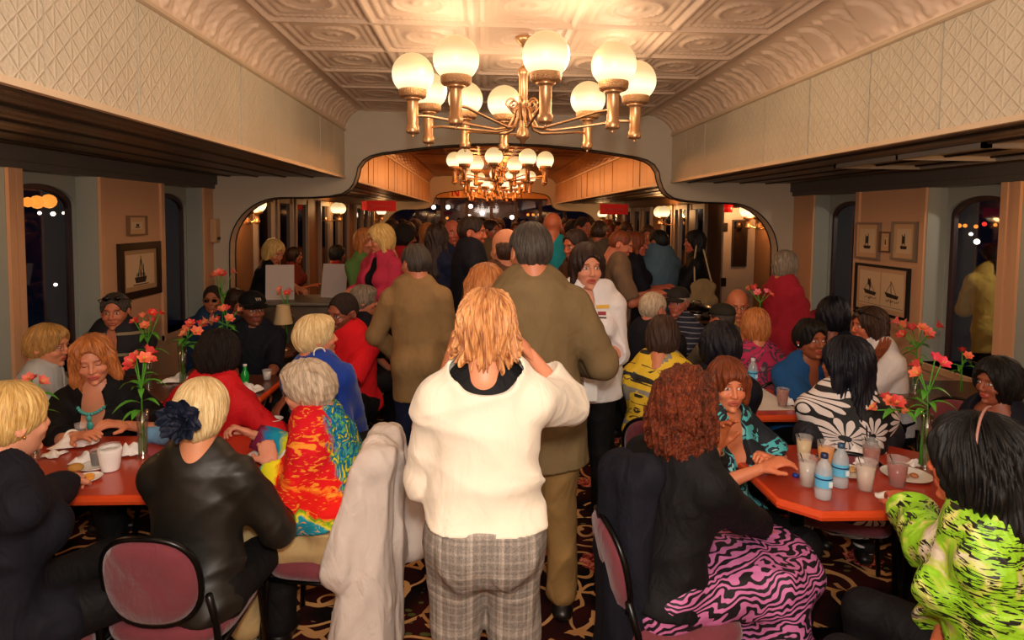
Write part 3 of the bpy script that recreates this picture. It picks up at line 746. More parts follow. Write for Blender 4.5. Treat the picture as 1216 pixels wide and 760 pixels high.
def necklace(mat, r=.007, rx=.075, ry=.075, drop=.09, pendant=None, beads=True, off=.03):
    def f(i):
        pts = neck_ring(i, rx, ry, drop, off); m = MB()
        if beads:
            for p in pts: m.ball(tuple(p), r, 8, 6)
        else: m.tube(pts+[pts[0]], r, 6)
        o = m.build('necklace', mat, i['root'])
        if pendant:
            c = pts[20]+i['Ft']*.008-i['S']*.02; m = MB(); m.ball(tuple(c), .014, 12, 8, (1.0, .6, 1.2)); m.ball(tuple(c-i['S']*.042), .017, 12, 8, (1, .6, 1.35)); m.build('pendant', pendant, o)
    return f
def bracelet(q, mat, r=.004, at=.9, rad=.031):
    def f(i):
        E, W = i['EL'][q], i['WR'][q]; d = unit(W-E); c = E+(W-E)*at; a = unit(np.cross(d, [0, 0, 1.0])); b = np.cross(d, a)
        MB().tube([c+(a*math.cos(t)+b*math.sin(t))*rad*i['s'] for t in np.linspace(0, 2*PI, 19)], r, 6, cap=False).build('bracelet', mat, i['root'])
    return f
# ------------------------------------------------------------------ pattern materials
def hcv(n): return n.node('ShaderNodeAttribute', _attribute_name='hc').outputs['Vector']
def m_carpet():
    n = NT('carpet'); o = n.obj()
    w = n.noise(o, 3.2, 2, 0, .5, 1); v = n.mix(.13, o, w)
    d1 = n.vor(v, 2.9); d2 = n.vor(n.map(v, loc=(3.3, 1.7, 0)), 4.6); d3 = n.vor(n.map(o, loc=(.4, .9, 0)), 1.9)
    def bands(d, f, lo):
        q = n.math('FRACT', n.math('MULTIPLY', d, f)); return n.math('LESS_THAN', n.math('ABSOLUTE', n.math('SUBTRACT', q, .5)), lo)
    gate = n.math('GREATER_THAN', n.noise(o, 6.5, 2), .38)
    b1 = n.math('MULTIPLY', bands(d1, 3.4, .085), gate); b2 = n.math('MULTIPLY', bands(d2, 2.6, .085), n.math('GREATER_THAN', n.noise(o, 5, 1), .5))
    sc = n.math('MAXIMUM', b1, b2)
    leaf = n.math('LESS_THAN', n.vor(n.map(v, sc=(1, 1.6, 1)), 13), n.math('MULTIPLY', n.math('GREATER_THAN', n.noise(o, 2.4, 1), .55), .22))
    fl = n.math('LESS_THAN', n.math('ADD', d3, n.math('MULTIPLY', n.noise(o, 22, 2), .16)), .33)
    fi = n.noise(o, 28, 2, 1.5)
    ground = n.ramp(n.noise(o, 2.5, 2), [(.38, lin('#0d0808')), (.58, lin('#3a1210'))])
    c = n.mix(leaf, ground, lin('#5a5a2c')); c = n.mix(sc, c, n.ramp(n.noise(o, 4, 1), [(.35, lin('#b07c48')), (.6, lin('#cf9c64'))]))
    c = n.mix(fl, c, n.ramp(fi, [(.35, lin('#5c1a18')), (.5, lin('#b04a3a')), (.62, lin('#dc8a70'))]))
    n.set(Base_Color=c, Roughness=.95, Specular_IOR_Level=.1); n.bump(n.noise(o, 700, 1), .3, .004); return n.m
def m_tiedye():
    n = NT('tie_dye'); v = hcv(n); s = n.sep(v); nz = n.noise(v, 9, 4, 2.0); nz2 = n.noise(n.map(v, sc=(1, 1, 3)), 16, 3, 1.5)
    r = n.math('ADD', n.math('MULTIPLY', s[2], 3.1), n.math('ADD', n.math('MULTIPLY', nz, .34), n.math('MULTIPLY', s[0], .9)))
    col = n.ramp(n.math('SUBTRACT', r, 1.95), [(.02, lin('#1a7f93')), (.10, lin('#1d8fa0')), (.13, lin('#e2d020')), (.17, lin('#58a020')), (.22, lin('#d81a14')), (.44, lin('#e01c12')), (.50, lin('#f08020')), (.54, lin('#d81414')), (.80, lin('#cc1420'))])
    st = n.ramp(nz2, [(.56, (0, 0, 0)), (.63, (1, 1, 1))]); col = n.mix(n.math('MULTIPLY', n.sep(st)[0], .8), col, lin('#f0a030'))
    # cool spiral arm running down the back
    d = n.math('MULTIPLY', n.math('ADD', s[0], n.math('ADD', n.math('MULTIPLY', n.math('SUBTRACT', s[2], .55), .34), n.math('MULTIPLY', nz, .12))), -1)
    back = n.ramp(n.math('MULTIPLY', n.math('SUBTRACT', 0, d), 4.0), [(.52, (0, 0, 0)), (.60, (1, 1, 1))])
    cool = n.ramp(n.noise(n.map(v, rot=(0, .6, 0), sc=(3, 1, 1)), 13, 2, 2), [(.36, lin('#d8c020')), (.42, lin('#1f8a4a')), (.5, lin('#1440a0')), (.56, lin('#1a90b0')), (.64, lin('#70b020'))])
    col = n.mix(n.math('MULTIPLY', n.sep(back)[0], 1.0), col, cool)
    cuff = n.ramp(n.math('ADD', n.math('MULTIPLY', s[0], -2), n.math('MULTIPLY', nz, .16)), [(.58, lin('#d81414')), (.62, lin('#e8d020')), (.74, lin('#c8c818')), (.78, lin('#1890a8')), (.90, lin('#1870a0')), (.95, lin('#701838'))])
    arm = n.math('MULTIPLY', n.math('GREATER_THAN', n.math('MULTIPLY', s[0], -1), .26), n.math('LESS_THAN', s[2], 1.0)); col = n.mix(arm, col, cuff)
    n.set(Base_Color=col, Roughness=.85, Specular_IOR_Level=.2); n.bump(n.noise(v, 14, 3), .5, .02); return n.m
def m_zebra(light='#c56fa6', dark='#0c060e'):
    n = NT('zebra_'+light[1:]); v = hcv(n); w = n.noise(v, 4.2, 2, 1.2, .5, 1); q = n.mix(.16, v, w)
    f = n.node('ShaderNodeTexWave', Vector=n.map(q, rot=(.5, .25, .15)), Scale=17, Distortion=2.2, Detail=1.0, Detail_Scale=1.3, _wave_type='BANDS', _bands_direction='Z').outputs['Fac']
    n.set(Base_Color=n.ramp(f, [(.46, lin(dark)), (.52, lin(light))]), Roughness=.7); n.bump(n.noise(v, 11, 3), .6, .03); return n.m
def flowers(n, v, scale, petals, r0=.42):
    vo = n.node('ShaderNodeTexVoronoi', Vector=v, Scale=scale, _voronoi_dimensions='2D', Randomness=.75)
    sub = n.node('ShaderNodeVectorMath', i0=v, i1=vo.outputs['Position'], _operation='SUBTRACT').outputs[0]; s = n.sep(sub)
    ang = n.math('ARCTAN2', s[1], s[0]); d = n.math('MULTIPLY', vo.outputs['Distance'], 1.0)
    pet = n.math('ABSOLUTE', n.math('SINE', n.math('MULTIPLY', ang, petals/2))); return d, pet
def m_floral_bw():
    n = NT('black_white_floral'); s = n.sep(hcv(n)); v = n.node('ShaderNodeCombineXYZ', X=n.math('ADD', s[0], n.math('MULTIPLY', s[1], .6)), Y=s[2]).outputs[0]
    d, p = flowers(n, v, 6.2, 13); inside = n.math('LESS_THAN', d, n.math('MULTIPLY', n.math('ADD', .55, n.math('MULTIPLY', p, .45)), .56))
    line = n.math('GREATER_THAN', p, .42); ctr = n.math('GREATER_THAN', d, .085); m = n.math('MULTIPLY', n.math('MULTIPLY', inside, line), ctr)
    n.set(Base_Color=n.mix(m, lin('#08080a'), lin('#d6ccc6')), Roughness=.7); n.bump(n.noise(v, 12, 3), .4, .02); return n.m
def m_floral_yellow():
    n = NT('yellow_floral'); s = n.sep(hcv(n)); v = n.node('ShaderNodeCombineXYZ', X=n.math('ADD', s[0], n.math('MULTIPLY', s[1], .7)), Y=s[2]).outputs[0]
    a = n.noise(n.map(v, loc=(2, 1, 0)), 11, 2, 1.2); b = n.noise(v, 14, 2, 1.0); d, p = flowers(n, v, 10, 5)
    c = n.mix(n.math('GREATER_THAN', a, .58), lin('#e0b828'), lin('#8a8478')); c = n.mix(n.math('GREATER_THAN', b, .62), c, lin('#1c1812'))
    c = n.mix(n.math('MULTIPLY', n.math('LESS_THAN', d, .30), n.math('LESS_THAN', p, .3)), c, lin('#3a2a14'))
    n.set(Base_Color=c, Roughness=.7); n.bump(n.noise(v, 14, 3), .4, .02); return n.m
def m_green_print():
    n = NT('green_print'); v = hcv(n); a = n.noise(v, 6, 3, 1.6); b = n.noise(n.map(v, rot=(.4, .5, 0), sc=(1, 1, 6)), 17, 2, 1.5); g = n.noise(v, 4.5, 2, 1, .5, 0)
    c = n.ramp(a, [(.34, lin('#d8ccb4')), (.41, lin('#b8c848')), (.46, lin('#86c01c')), (.60, lin('#9ad42c')), (.68, lin('#dfe07c'))])
    k = n.math('MULTIPLY', n.math('GREATER_THAN', b, .54), n.math('GREATER_THAN', g, .50)); c = n.mix(k, c, lin('#12140c'))
    n.set(Base_Color=c, Roughness=.55); n.bump(n.noise(v, 9, 3, 1), .7, .03); return n.m
def m_plaid():
    n = NT('grey_plaid'); s = n.sep(hcv(n)); nz = n.noise(n.obj(), 260, 2)
    def ln(c, f, w, ph=0): return n.math('LESS_THAN', n.math('ABSOLUTE', n.math('SUBTRACT', n.math('FRACT', n.math('ADD', n.math('MULTIPLY', c, f), ph)), .5)), w)
    a = n.math('ADD', ln(s[0], 11, .09), ln(s[2], 9, .07)); b = n.math('ADD', ln(s[0], 44, .16, .3), ln(s[2], 40, .14)); 
    f = n.math('ADD', n.math('ADD', n.math('MULTIPLY', a, .14), n.math('MULTIPLY', b, .10)), n.math('MULTIPLY', nz, .55))
    n.set(Base_Color=n.ramp(f, [(.15, lin('#57504a')), (.45, lin('#857c72')), (.85, lin('#b8aea2'))]), Roughness=.9); n.bump(n.noise(n.map(n.obj(), sc=(1, 1, .5)), 10, 3, 1), .6, .03); return n.m
def m_stripe(a, b, f=28, w=.18, axis=2):
    n = NT('stripe_'+a[1:]+b[1:]); s = n.sep(hcv(n)); q = n.math('LESS_THAN', n.math('FRACT', n.math('MULTIPLY', s[axis], f)), w)
    n.set(Base_Color=n.mix(q, lin(a), lin(b)), Roughness=.8); n.bump(n.noise(n.obj(), 12, 3), .4, .02); return n.m
def m_blob(name, cols, sc=9):
    n = NT(name); v = hcv(n); f = n.noise(v, sc, 2, 1.2); k = len(cols)
    n.set(Base_Color=n.ramp(f, [(.36+.07*i, lin(c)) for i, c in enumerate(cols)], 'CONSTANT'), Roughness=.75); n.bump(n.noise(v, 12, 3), .4, .02); return n.m
def m_leather():
    n = NT('black_leather'); o = n.obj(); n.set(Base_Color=lin('#15130e'), Roughness=.5, Specular_IOR_Level=.5)
    n.bump(n.math('ADD', n.noise(o, 6, 2, .6), n.math('MULTIPLY', n.noise(o, 300, 2), .05)), .25, .03); return n.m
def m_tin(name, col, rough=.42, metal=.15, kind=None):
    n = NT(name); o = n.obj(); n.set(Base_Color=n.ramp(n.noise(o, 3, 3), [(.3, tuple(v*.9 for v in lin(col))), (.7, lin(col))]), Roughness=rough, Metallic=metal, Specular_IOR_Level=.55)
    s = n.sep(o)
    if kind == 'lattice':
        a = n.math('ABSOLUTE', n.math('SINE', n.math('MULTIPLY', n.math('ADD', s[1], s[2]), 34))); b = n.math('ABSOLUTE', n.math('SINE', n.math('MULTIPLY', n.math('SUBTRACT', s[1], s[2]), 34)))
        c = n.math('ABSOLUTE', n.math('SINE', n.math('MULTIPLY', s[1], 34))); l = n.math('POWER', n.math('MAXIMUM', n.math('MAXIMUM', a, b), n.math('MULTIPLY', c, .985)), 50); q = n.vor(o, 60); n.bump(n.math('ADD', n.math('MULTIPLY', l, 1.0), n.math('MULTIPLY', q, .45)), .38, .012)
    elif kind == 'ripple':
        w = n.math('SINE', n.math('MULTIPLY', s[0], 60)); n.bump(n.math('ADD', n.math('MULTIPLY', w, .5), n.vor(n.map(o, sc=(3, 1, 1)), 30)), .6, .012)
    elif kind == 'fine': n.bump(n.noise(o, 60, 3), .15, .005)
    return n.m
def m_wood(name, a, b, rough=.35, sc=6):
    n = NT(name); o = n.obj(); n.set(Base_Color=n.ramp(n.noise(n.map(o, sc=(1, 8, 1)), sc, 4, .6), [(.35, lin(a)), (.65, lin(b))]), Roughness=rough, Coat_Weight=.2); return n.m
def m_glass(name, col=(1, 1, 1), rough=.02, tint=.08, alpha=None):
    """thin clear glass: mostly see-through with a gloss"""
    n = NT(name); t = n.node('ShaderNodeBsdfTransparent', Color=tuple(c for c in col)).outputs[0]; g = n.node('ShaderNodeBsdfGlossy', Roughness=rough, Color=(.9, .9, .9)).outputs[0]
    fr = n.node('ShaderNodeFresnel', IOR=1.45).outputs[0]
    fr = n.math('MULTIPLY', fr, n.math('SUBTRACT', 1, n.node('ShaderNodeNewGeometry').outputs['Backfacing']))
    ms = n.node('ShaderNodeMixShader', i0=n.math('ADD', fr, tint), i1=t, i2=g).outputs[0]; n.l.new(ms, n.n['Material Output'].inputs[0]); return n.m
def m_frost(name, col, alpha=.5, rough=.35):
    n = NT(name); n.set(Base_Color=lin(col), Roughness=rough, Alpha=alpha, Specular_IOR_Level=.5); return n.m
def m_emit(name, col, st):
    n = NT(name); n.set(Base_Color=lin(col), Emission_Color=lin(col), Emission_Strength=st, Roughness=.3); return n.m
def m_globe():
    n = NT('opal_globe'); z = n.sep(n.obj())[2]
    f = n.math('ADD', n.math('MULTIPLY', z, 4.0), .5)       # bulb sits low in the globe: glass glows most just above the gallery
    c = n.ramp(f, [(0, (1, .72, .34)), (.32, (1, .84, .52)), (.7, (1, .70, .32)), (1, (1, .64, .27))]); st = n.ramp(f, [(0, (.55,)*3), (.30, (1,)*3), (.66, (.50,)*3), (1, (.40,)*3)])
    n.set(Base_Color=lin('#6a5c44'), Emission_Color=c, Emission_Strength=n.math('MULTIPLY', n.sep(st)[0], 1.6), Roughness=.35); return n.m
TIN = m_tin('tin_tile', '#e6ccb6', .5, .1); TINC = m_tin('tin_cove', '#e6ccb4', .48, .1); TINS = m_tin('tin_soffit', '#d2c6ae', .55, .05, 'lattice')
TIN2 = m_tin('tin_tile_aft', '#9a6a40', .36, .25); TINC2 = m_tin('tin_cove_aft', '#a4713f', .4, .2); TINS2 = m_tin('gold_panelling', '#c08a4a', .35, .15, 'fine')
TIND = m_tin('tin_dark', '#6a5846', .38, .35, 'ripple'); MOLD = m_tin('tin_moulding', '#d8c0a0', .45, .1, 'fine')
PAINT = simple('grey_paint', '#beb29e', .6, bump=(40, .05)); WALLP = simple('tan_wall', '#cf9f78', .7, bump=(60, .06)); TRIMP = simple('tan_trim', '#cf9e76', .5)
REVEAL = simple('reveal_grey', '#989a8e', .6); CORN = simple('cornice_grey', '#55504c', .6); DARKT = simple('dark_edge', '#16110e', .5)
BRASS = simple('brass', '#d2a67a', .33, .85); BRASS2 = simple('brass_pierced', '#c89a6c', .4, .7, bump=(160, .8))
GLOBE = m_globe(); LAM = simple('red_laminate', '#b03a20', .28, coat=.3, bump=(20, .02)); LAMEDGE = simple('orange_table_edge', '#d0481c', .35)
LAMB = simple('brown_laminate', '#5e3222', .3, coat=.3); BLACKM = simple('black_metal', '#0a0a0b', .3, .4)
BURG = cloth('#6e3038', .8, .3, name='burgundy_upholstery'); WGLASS = m_glass('window_glass', (.75, .75, .8), .03, .05)
PLASTIC = m_frost('clear_plastic', '#f2eee8', .13, .3); PAPER = cloth('#efe9e2', .8, name='paper_napkin', wr=.3); CHINA = simple('white_plate', '#e8e2d8', .35)
STEEL = simple('steel', '#b0a8a0', .2, 1)
# ------------------------------------------------------------------ the room
XL, XR = -2.95, 3.57; SL, SR = -1.52, 2.14; ZC, ZS, ZB = 3.02, 2.79, 2.27; XC = .31
YB, Y2, YE, Y0 = 7.10, 18.4, 21.0, -1.6
struct('floor', MB().box((XL-.1, Y0-.1, -.08), (XR+.1, YE+.1, 0)), m_carpet())
def tile_height(u, v):
    """relief of one pressed tin tile, u,v in -1..1"""
    au, av = np.abs(u), np.abs(v); m = np.maximum(au, av); h = np.zeros_like(u)
    g = lambda d, c, w: np.exp(-((d-c)/w)**2)
    h += .012*g(m, .80, .05)+.010*g(m, .64, .03); h += .006*np.clip((.60-m)*20, 0, 1)*0
    bead = np.where((m > .70) & (m < .92), .5+.5*np.sin(np.where(au > av, v, u)*48), 0); h += .006*bead
    r = np.sqrt(u*u+(v)**2); th = np.arctan2(v, u)
    h += .012*g(r, .46, .045)+.006*g(r, .46, .10)*(.5+.5*np.sin(th*22)); h += .007*g(r, .34, .02)
    h += .009*g(r, .10, .035)*(1+.6*np.sin(th*2+1))+.008*g(r, .0, .04)
    cu = np.sqrt((au-.56)**2+(av-.56)**2); h += .006*g(cu, 0, .06)
    return h
def ceiling_mesh(x0, x1, nx, y0, y1, ny, res):
    N = nx*res+1; K = ny*res+1; X, Y = np.meshgrid(np.linspace(x0, x1, N), np.linspace(y0, y1, K), indexing='ij')
    tu = (X-x0)/(x1-x0)*nx; tv = (Y-y0)/(y1-y0)*ny; u = (tu-np.floor(np.minimum(tu, nx-1e-6)))*2-1; v = (tv-np.floor(np.minimum(tv, ny-1e-6)))*2-1
    m = np.maximum(np.abs(u), np.abs(v)); Z = ZC-tile_height(u, v); rib = np.abs(u) > .93; Z = np.where(m > .93, ZC-.026, Z)
    V = np.stack([X, Y, Z], -1).reshape(-1, 3); i, j = np.meshgrid(np.arange(N-1), np.arange(K-1), indexing='ij'); a = (i*K+j).ravel()
    return V, np.stack([a, a+1, a+K+1, a+K], 1)
cs = []
for a, b, ny, res in ((Y0, 2.6, 7, 8), (2.6, 7.10, 7, 44), (7.1, 11.9, 8, 14), (11.9, YE, 15, 5)): cs.append(ceiling_mesh(-1.276, 1.774, 5, a, b, ny, res))
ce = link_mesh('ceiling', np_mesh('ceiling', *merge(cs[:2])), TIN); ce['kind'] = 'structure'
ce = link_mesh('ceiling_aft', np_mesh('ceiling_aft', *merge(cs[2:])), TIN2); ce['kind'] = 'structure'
struct('ceiling_slab', MB().box((XL-.2, Y0-.2, ZC+.03), (XR+.2, YE+.2, ZC+.1)), PAINT)
def cove(side):
    """pressed-metal cove with leaf relief; side -1 left, +1 right"""
    xa, xb = (-1.276, SL) if side < 0 else (1.774, SR)
    parts = []
    for (y0, y1, res) in ((Y0, 2.0, .05), (2.0, 7.1, .014), (7.1, YE, .06)):
        ys = np.arange(y0, y1+res*.99, res); ys[-1] = y1; K = 40; t = np.linspace(0, 1, K)
        T, Yy = np.meshgrid(t, ys, indexing='ij')
        # profile: fillet, rope bead, quarter hollow, bead, fillet
        px = np.interp(t, [0, .10, .14, .9, 1], [0, .06, .075, .98, 1]); a = np.clip((t-.14)/.76, 0, 1)*PI/2
        X1 = np.where(t < .14, np.interp(t, [0, .14], [0, .16]), .16+.84*np.sin(a)); 
        Z1 = np.where(t < .14, 0.03, .03+.97*(1-np.cos(a)))
        X1 = np.clip(X1, 0, 1); dX = (xb-xa)*X1; dZ = -(ZC-ZS)*Z1
        ph = (Yy/.17) % 1-.5; c = np.clip((T-.26)/.56, 0, 1); w = .42*np.sqrt(np.clip(1-(2*c-1)**2, 0, 1))
        leaf = np.clip(1-np.abs(ph)/(w+1e-3), 0, 1)*(T > .26)*(T < .82); vein = .5+.5*np.sin(np.abs(ph)*44-T*26)
        ht = .012*leaf**.5+.007*leaf*vein+.004*np.sin(Yy*95+np.sin(T*40))*(T > .26)*(T < .82)
        ht += .012*np.exp(-((T-.07)/.03)**2)*(1+.55*np.sin(Yy*150+T*30))+.012*np.exp(-((T-.92)/.03)**2)*(1+.35*np.sin(Yy*130))
        if side > 0:      # three smooth patches where the relief is missing
            for yc in (3.35, 3.59, 3.84, 4.62):
                msk = (((Yy-yc-.10*(T-.5))/.088)**2+((T-.55)/.27)**2) < 1; ht = np.where(msk, .016, ht)
        nx = -np.sign(xb-xa)*np.cos(a)*0-np.sign(xb-xa)*np.sin(a); nz = -np.cos(a)
        nx = nx[:, None]; nz = nz[:, None]
        X = xa+dX[:, None]+nx*ht; Z = ZC+dZ[:, None]+nz*ht
        V = np.stack([X, Yy, Z], -1).reshape(-1, 3); n2 = len(ys); i, j = np.meshgrid(np.arange(K-1), np.arange(n2-1), indexing='ij'); q = (i*n2+j).ravel()
        F = np.stack([q, q+1, q+n2+1, q+n2], 1); parts.append((V, F if side < 0 else F[:, ::-1]))
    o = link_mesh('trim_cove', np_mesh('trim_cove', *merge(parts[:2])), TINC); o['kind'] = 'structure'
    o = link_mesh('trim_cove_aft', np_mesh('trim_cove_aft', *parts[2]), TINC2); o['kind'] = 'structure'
cove(-1); cove(1)
def soffit(side):
    x = SL if side < 0 else SR; o = -1 if side < 0 else 1; m = MB(); seams = [Y0, -.4, .7, 1.75, 2.3, 2.9, 3.45, 4.1, 4.75, 5.4, 6.05, 6.6, YB]
    y = YB
    while y < YE: y += .36; seams.append(min(y, YE))
    rg = random.Random(side)
    m2 = MB()
    for i in range(len(seams)-1):
        g = .004+.003*rg.random(); dx = .004*rg.random(); aft = seams[i] > YB-.01
        if aft: g, dx = .009, .012*rg.random()
        (m2 if aft else m).box((min(x-o*dx, x+o*.03), seams[i]+g, ZB+.0), (max(x-o*dx, x+o*.03), seams[i+1]-g, ZS))
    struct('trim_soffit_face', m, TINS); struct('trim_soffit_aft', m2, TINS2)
    m = MB(); m.box((min(x+o*.031, x+o*.08), Y0, ZB), (max(x+o*.031, x+o*.08), YE, ZC)); struct('wall_soffit_core', m, DARKT)
    m = MB(); m.prism([(x-o*.022, ZS-.005), (x-o*.022, ZS+.012), (x-o*.010, ZS+.02), (x+o*.01, ZS+.02), (x+o*.01, ZS-.012), (x-o*.01, ZS-.012)], Y0, YE); struct('trim_moulding', m, MOLD)
    m = MB(); m.box((min(x-o*.012, x+o*.02), Y0, ZB-.014), (max(x-o*.012, x+o*.02), YE, ZB+.012)); struct('trim_soffit_edge', m, MOLD)
    xa, xb = sorted((x+o*.02, (XL if side < 0 else XR)))
    struct('ceiling_side', MB().box((xa, Y0, ZB), (xb, YE, ZB+.05)), TIND)
    m = MB(); k = xa+.18
    while k < xb: m.box((k-.014, Y0, ZB-.012), (k+.014, YE, ZB+.002)); k += .30
    struct('trim_side_battens', m, simple('batten', '#2e2620', .4, .3))
soffit(-1); soffit(1)
m = MB()
for x0, x1, y0, y1 in ((2.62, 3.3, 3.2, 3.235), (2.62, 3.3, 4.6, 4.635), (2.62, 2.655, 3.2, 4.63), (3.265, 3.3, 3.2, 4.63), (2.62, 3.3, 3.9, 3.92)): m.box((x0, y0, ZB-.03), (x1, y1, ZB+.001))
struct('ceiling_hatch_frame', m, simple('hatch_frame', '#8a8074', .5)) 
def YW(px, side, y=300):
    d = ray(px, y); return (XL if side < 0 else XR)/(d[0]/d[1])
# side walls with recessed arched windows
def side_wall(side, wins, ytop):
    X = XL if side < 0 else XR; o = -1 if side < 0 else 1; D = .20; name = 'wall_left' if side < 0 else 'wall_right'
    m = MB(); y = Y0; z0, z1 = .72, 2.13
    def bx(mm, xa, xb, ya, yb, za, zb): mm.box((min(xa, xb), ya, za), (max(xa, xb), yb, zb))
    for a, b in wins:
        bx(m, X, X+o*D, y, a, 0, ZB); bx(m, X, X+o*D, a, b, 0, z0); bx(m, X, X+o*D, a, b, z1, ZB); y = b
    bx(m, X, X+o*D, y, YB, 0, ZB); struct(name, m, WALLP)
    m = MB(); bx(m, X-o*.0, X-o*.05, Y0, YB, ZB-.10, ZB-.002); bx(m, X-o*.0, X-o*.025, Y0, YB, ZB-.145, ZB-.10); struct('trim_cornice', m, CORN)
    m = MB(); bx(m, X, X-o*.02, Y0, YB, 0, .12); struct('baseboard_left' if side < 0 else 'baseboard_right', m, CORN)
    for i, (a, b) in enumerate(wins):
        r = thing('window_%d' % (i+1+(0 if side < 0 else 5)), None, None); r['kind'] = 'structure'
        t = MB(); w = .055
        bx(t, X, X-o*.022, a-w, a, z0-w, z1+w); bx(t, X, X-o*.022, b, b+w, z0-w, z1+w); bx(t, X, X-o*.022, a, b, z1, z1+w); t.build('casing', TRIMP, r)
        t = MB(); bx(t, X-o*.03, X+o*D, a-w, b+w, z0-.05, z0); t.build('sill', TRIMP, r)
        t = MB(); e = .006; bx(t, X, X+o*D, a, a+e, z0, z1); bx(t, X, X+o*D, b-e, b, z0, z1); bx(t, X, X+o*D, a, b, z1-e, z1); t.build('reveal', REVEAL, r)
        # arched head board and sash
        xg = X+o*(D-.01); c = (a+b)/2; hw = (b-a)/2-.02; n = 20; arc = [(c+hw*math.cos(q), 1.90+.15*math.sin(q)) for q in np.linspace(0, PI, n)]
        poly = [(b, z1), (b, z0), (c+hw, z0)]+arc+[(c-hw, z0), (a, z0), (a, z1)]
        MB().prism(poly, xg, xg-o*.03, 'x').build('arched_head', REVEAL, r)
        hi = hw-.035; arc2 = [(c+hi*math.cos(q), 1.88+.135*math.sin(q)) for q in np.linspace(0, PI, n)]
        arc1 = [(c+hw*math.cos(q), 1.90+.15*math.sin(q)) for q in np.linspace(0, PI, n)]
        poly = [(c+hw, z0)]+arc1+[(c-hw, z0), (c-hi, z0)]+arc2[::-1]+[(c+hi, z0)]
        MB().prism(poly, xg-o*.005, xg+o*.03, 'x').build('sash', simple('sash_maroon', '#3c2220', .4), r)
        MB().prism([(c+hi, z0)]+arc2+[(c-hi, z0)], xg+o*.012, xg+o*.018, 'x').build('pane', WGLASS, r)
side_wall(-1, [(1.9, 2.8), (3.05, YW(9, -1)), (YW(26, -1), YW(118, -1)), (YW(194, -1), YW(241, -1))], ZB)
side_wall(1, [(2.0, 2.9), (3.2, YW(1211, 1)), (YW(1188, 1), YW(1099, 1)), (YW(1016, 1), YW(966, 1))], ZB)
struct('wall_back', MB().box((XL-.2, Y0-.15, 0), (XR+.2, Y0, ZC+.05)), WALLP)
# bulkheads with the wide arched opening
def hole():
    P = [(3.09, 0), (3.09, 1.40)]
    for q in np.linspace(0, PI/2, 12)[1:]: P.append((3.09-.58*(1-math.cos(q)), 1.46+.58*math.sin(q)))
    P += [(2.2, 2.045), (2.0, 2.06), (1.86, 2.09), (1.78, 2.14), (1.735, 2.20), (1.70, 2.30), (1.685, 2.38), (1.63, 2.46), (1.55, 2.51), (1.42, 2.545), (1.1, 2.59), (.8, 2.63), (.4, 2.66), (0, 2.67)]
    return P
H = hole(); HP2 = [(XC+a, b) for a, b in H]+[(XC-a, b) for a, b in H[-2::-1]]
def bulkhead(y, n):
    out = [(XL, 0), (XL, ZB), (SL, ZB), (SL, ZS)]+[(SL+(-1.276-SL)*(1-math.cos(q)), ZS+(ZC-ZS)*math.sin(q)) for q in np.linspace(0, PI/2, 8)[1:]]
    out += [(SR-(SR-1.774)*(1-math.cos(q)), ZS+(ZC-ZS)*math.sin(q)) for q in np.linspace(PI/2, 0, 8)]+[(SR, ZB), (XR, ZB), (XR, 0)]
    struct('wall_bulkhead', MB().prism(out+HP2, y, y+.16), PAINT)
    k = [(XC+a*1.0, b) for a, b in H]; full = HP2; m = MB()
    m.tube([(p[0], y-.004, p[1]) for p in full], .007, 6); m.tube([(p[0], y+.16, p[1]) for p in full], .011, 6); struct('trim_opening_edge', m, DARKT)
bulkhead(YB, 1); bulkhead(Y2, 2)
# second saloon side walls
def aft_wall(side):
    X = XL if side < 0 else XR; o = -1 if side < 0 else 1; m = MB()
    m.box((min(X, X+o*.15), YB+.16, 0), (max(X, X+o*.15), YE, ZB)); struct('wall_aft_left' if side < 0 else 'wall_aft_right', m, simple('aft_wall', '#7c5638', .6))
    y = 8.35 if side < 0 else 9.9; i = 0
    while y < 18:
        r = thing('window_%d' % (20+i+(0 if side < 0 else 20)), None, None); r['kind'] = 'structure'
        MB().box((min(X, X-o*.012), y, .8), (max(X, X-o*.012), y+.62, 2.02)).build('pane', simple('night_glass', '#0a080c', .06, spec=.8), r)
        t = MB()
        for a in (y-.05, y+.62): t.box((min(X, X-o*.06), a, .35), (max(X, X-o*.06), a+.05, 2.1))
        t.box((min(X, X-o*.05), y, 2.02), (max(X, X-o*.05), y+.62, 2.1)); t.box((min(X, X-o*.05), y, .75), (max(X, X-o*.05), y+.62, .8)); t.build('casing', simple('pale_casing', '#9a8878', .5), r)
        y += .86 if i % 3 < 2 else 1.5; i += 1
aft_wall(-1); aft_wall(1)
# grey doors standing in the right aisle wall
def door(n, x, y, rz, w=.72):
    r = thing('door_%d' % n, None, None, (x, y, 0), rz); r['kind'] = 'structure'
    m = MB(); m.box((0, -.02, 0.01), (w, .02, 2.0)); o = m.build('leaf', simple('door_grey', '#84766c', .5), r)
    m = MB(); m.box((.12, -.034, 1.25), (w-.12, -.021, 1.85)); m.build('frame', DARKT, r); m = MB(); m.box((.14, -.037, 1.27), (w-.14, -.0345, 1.83)); m.build('pane', simple('night_glass', '#0a080c', .06, spec=.8), r)
    for z in (.35, 1.0, 1.7): m = MB(); m.box((-.02, -.032, z), (.05, -.021, z+.11)); m.build('hinge', BLACKM, r)
    MB().tube([(w-.06, -.02, 1.0), (w-.06, -.06, 1.0), (w-.12, -.06, 1.0)], .009, 8).build('handle', GOLD, r)
door(1, 3.06, 7.9, math.radians(12), .46); door(2, 2.93, 9.2, math.radians(75), .6); door(3, 3.3, 9.6, math.radians(80), .6)
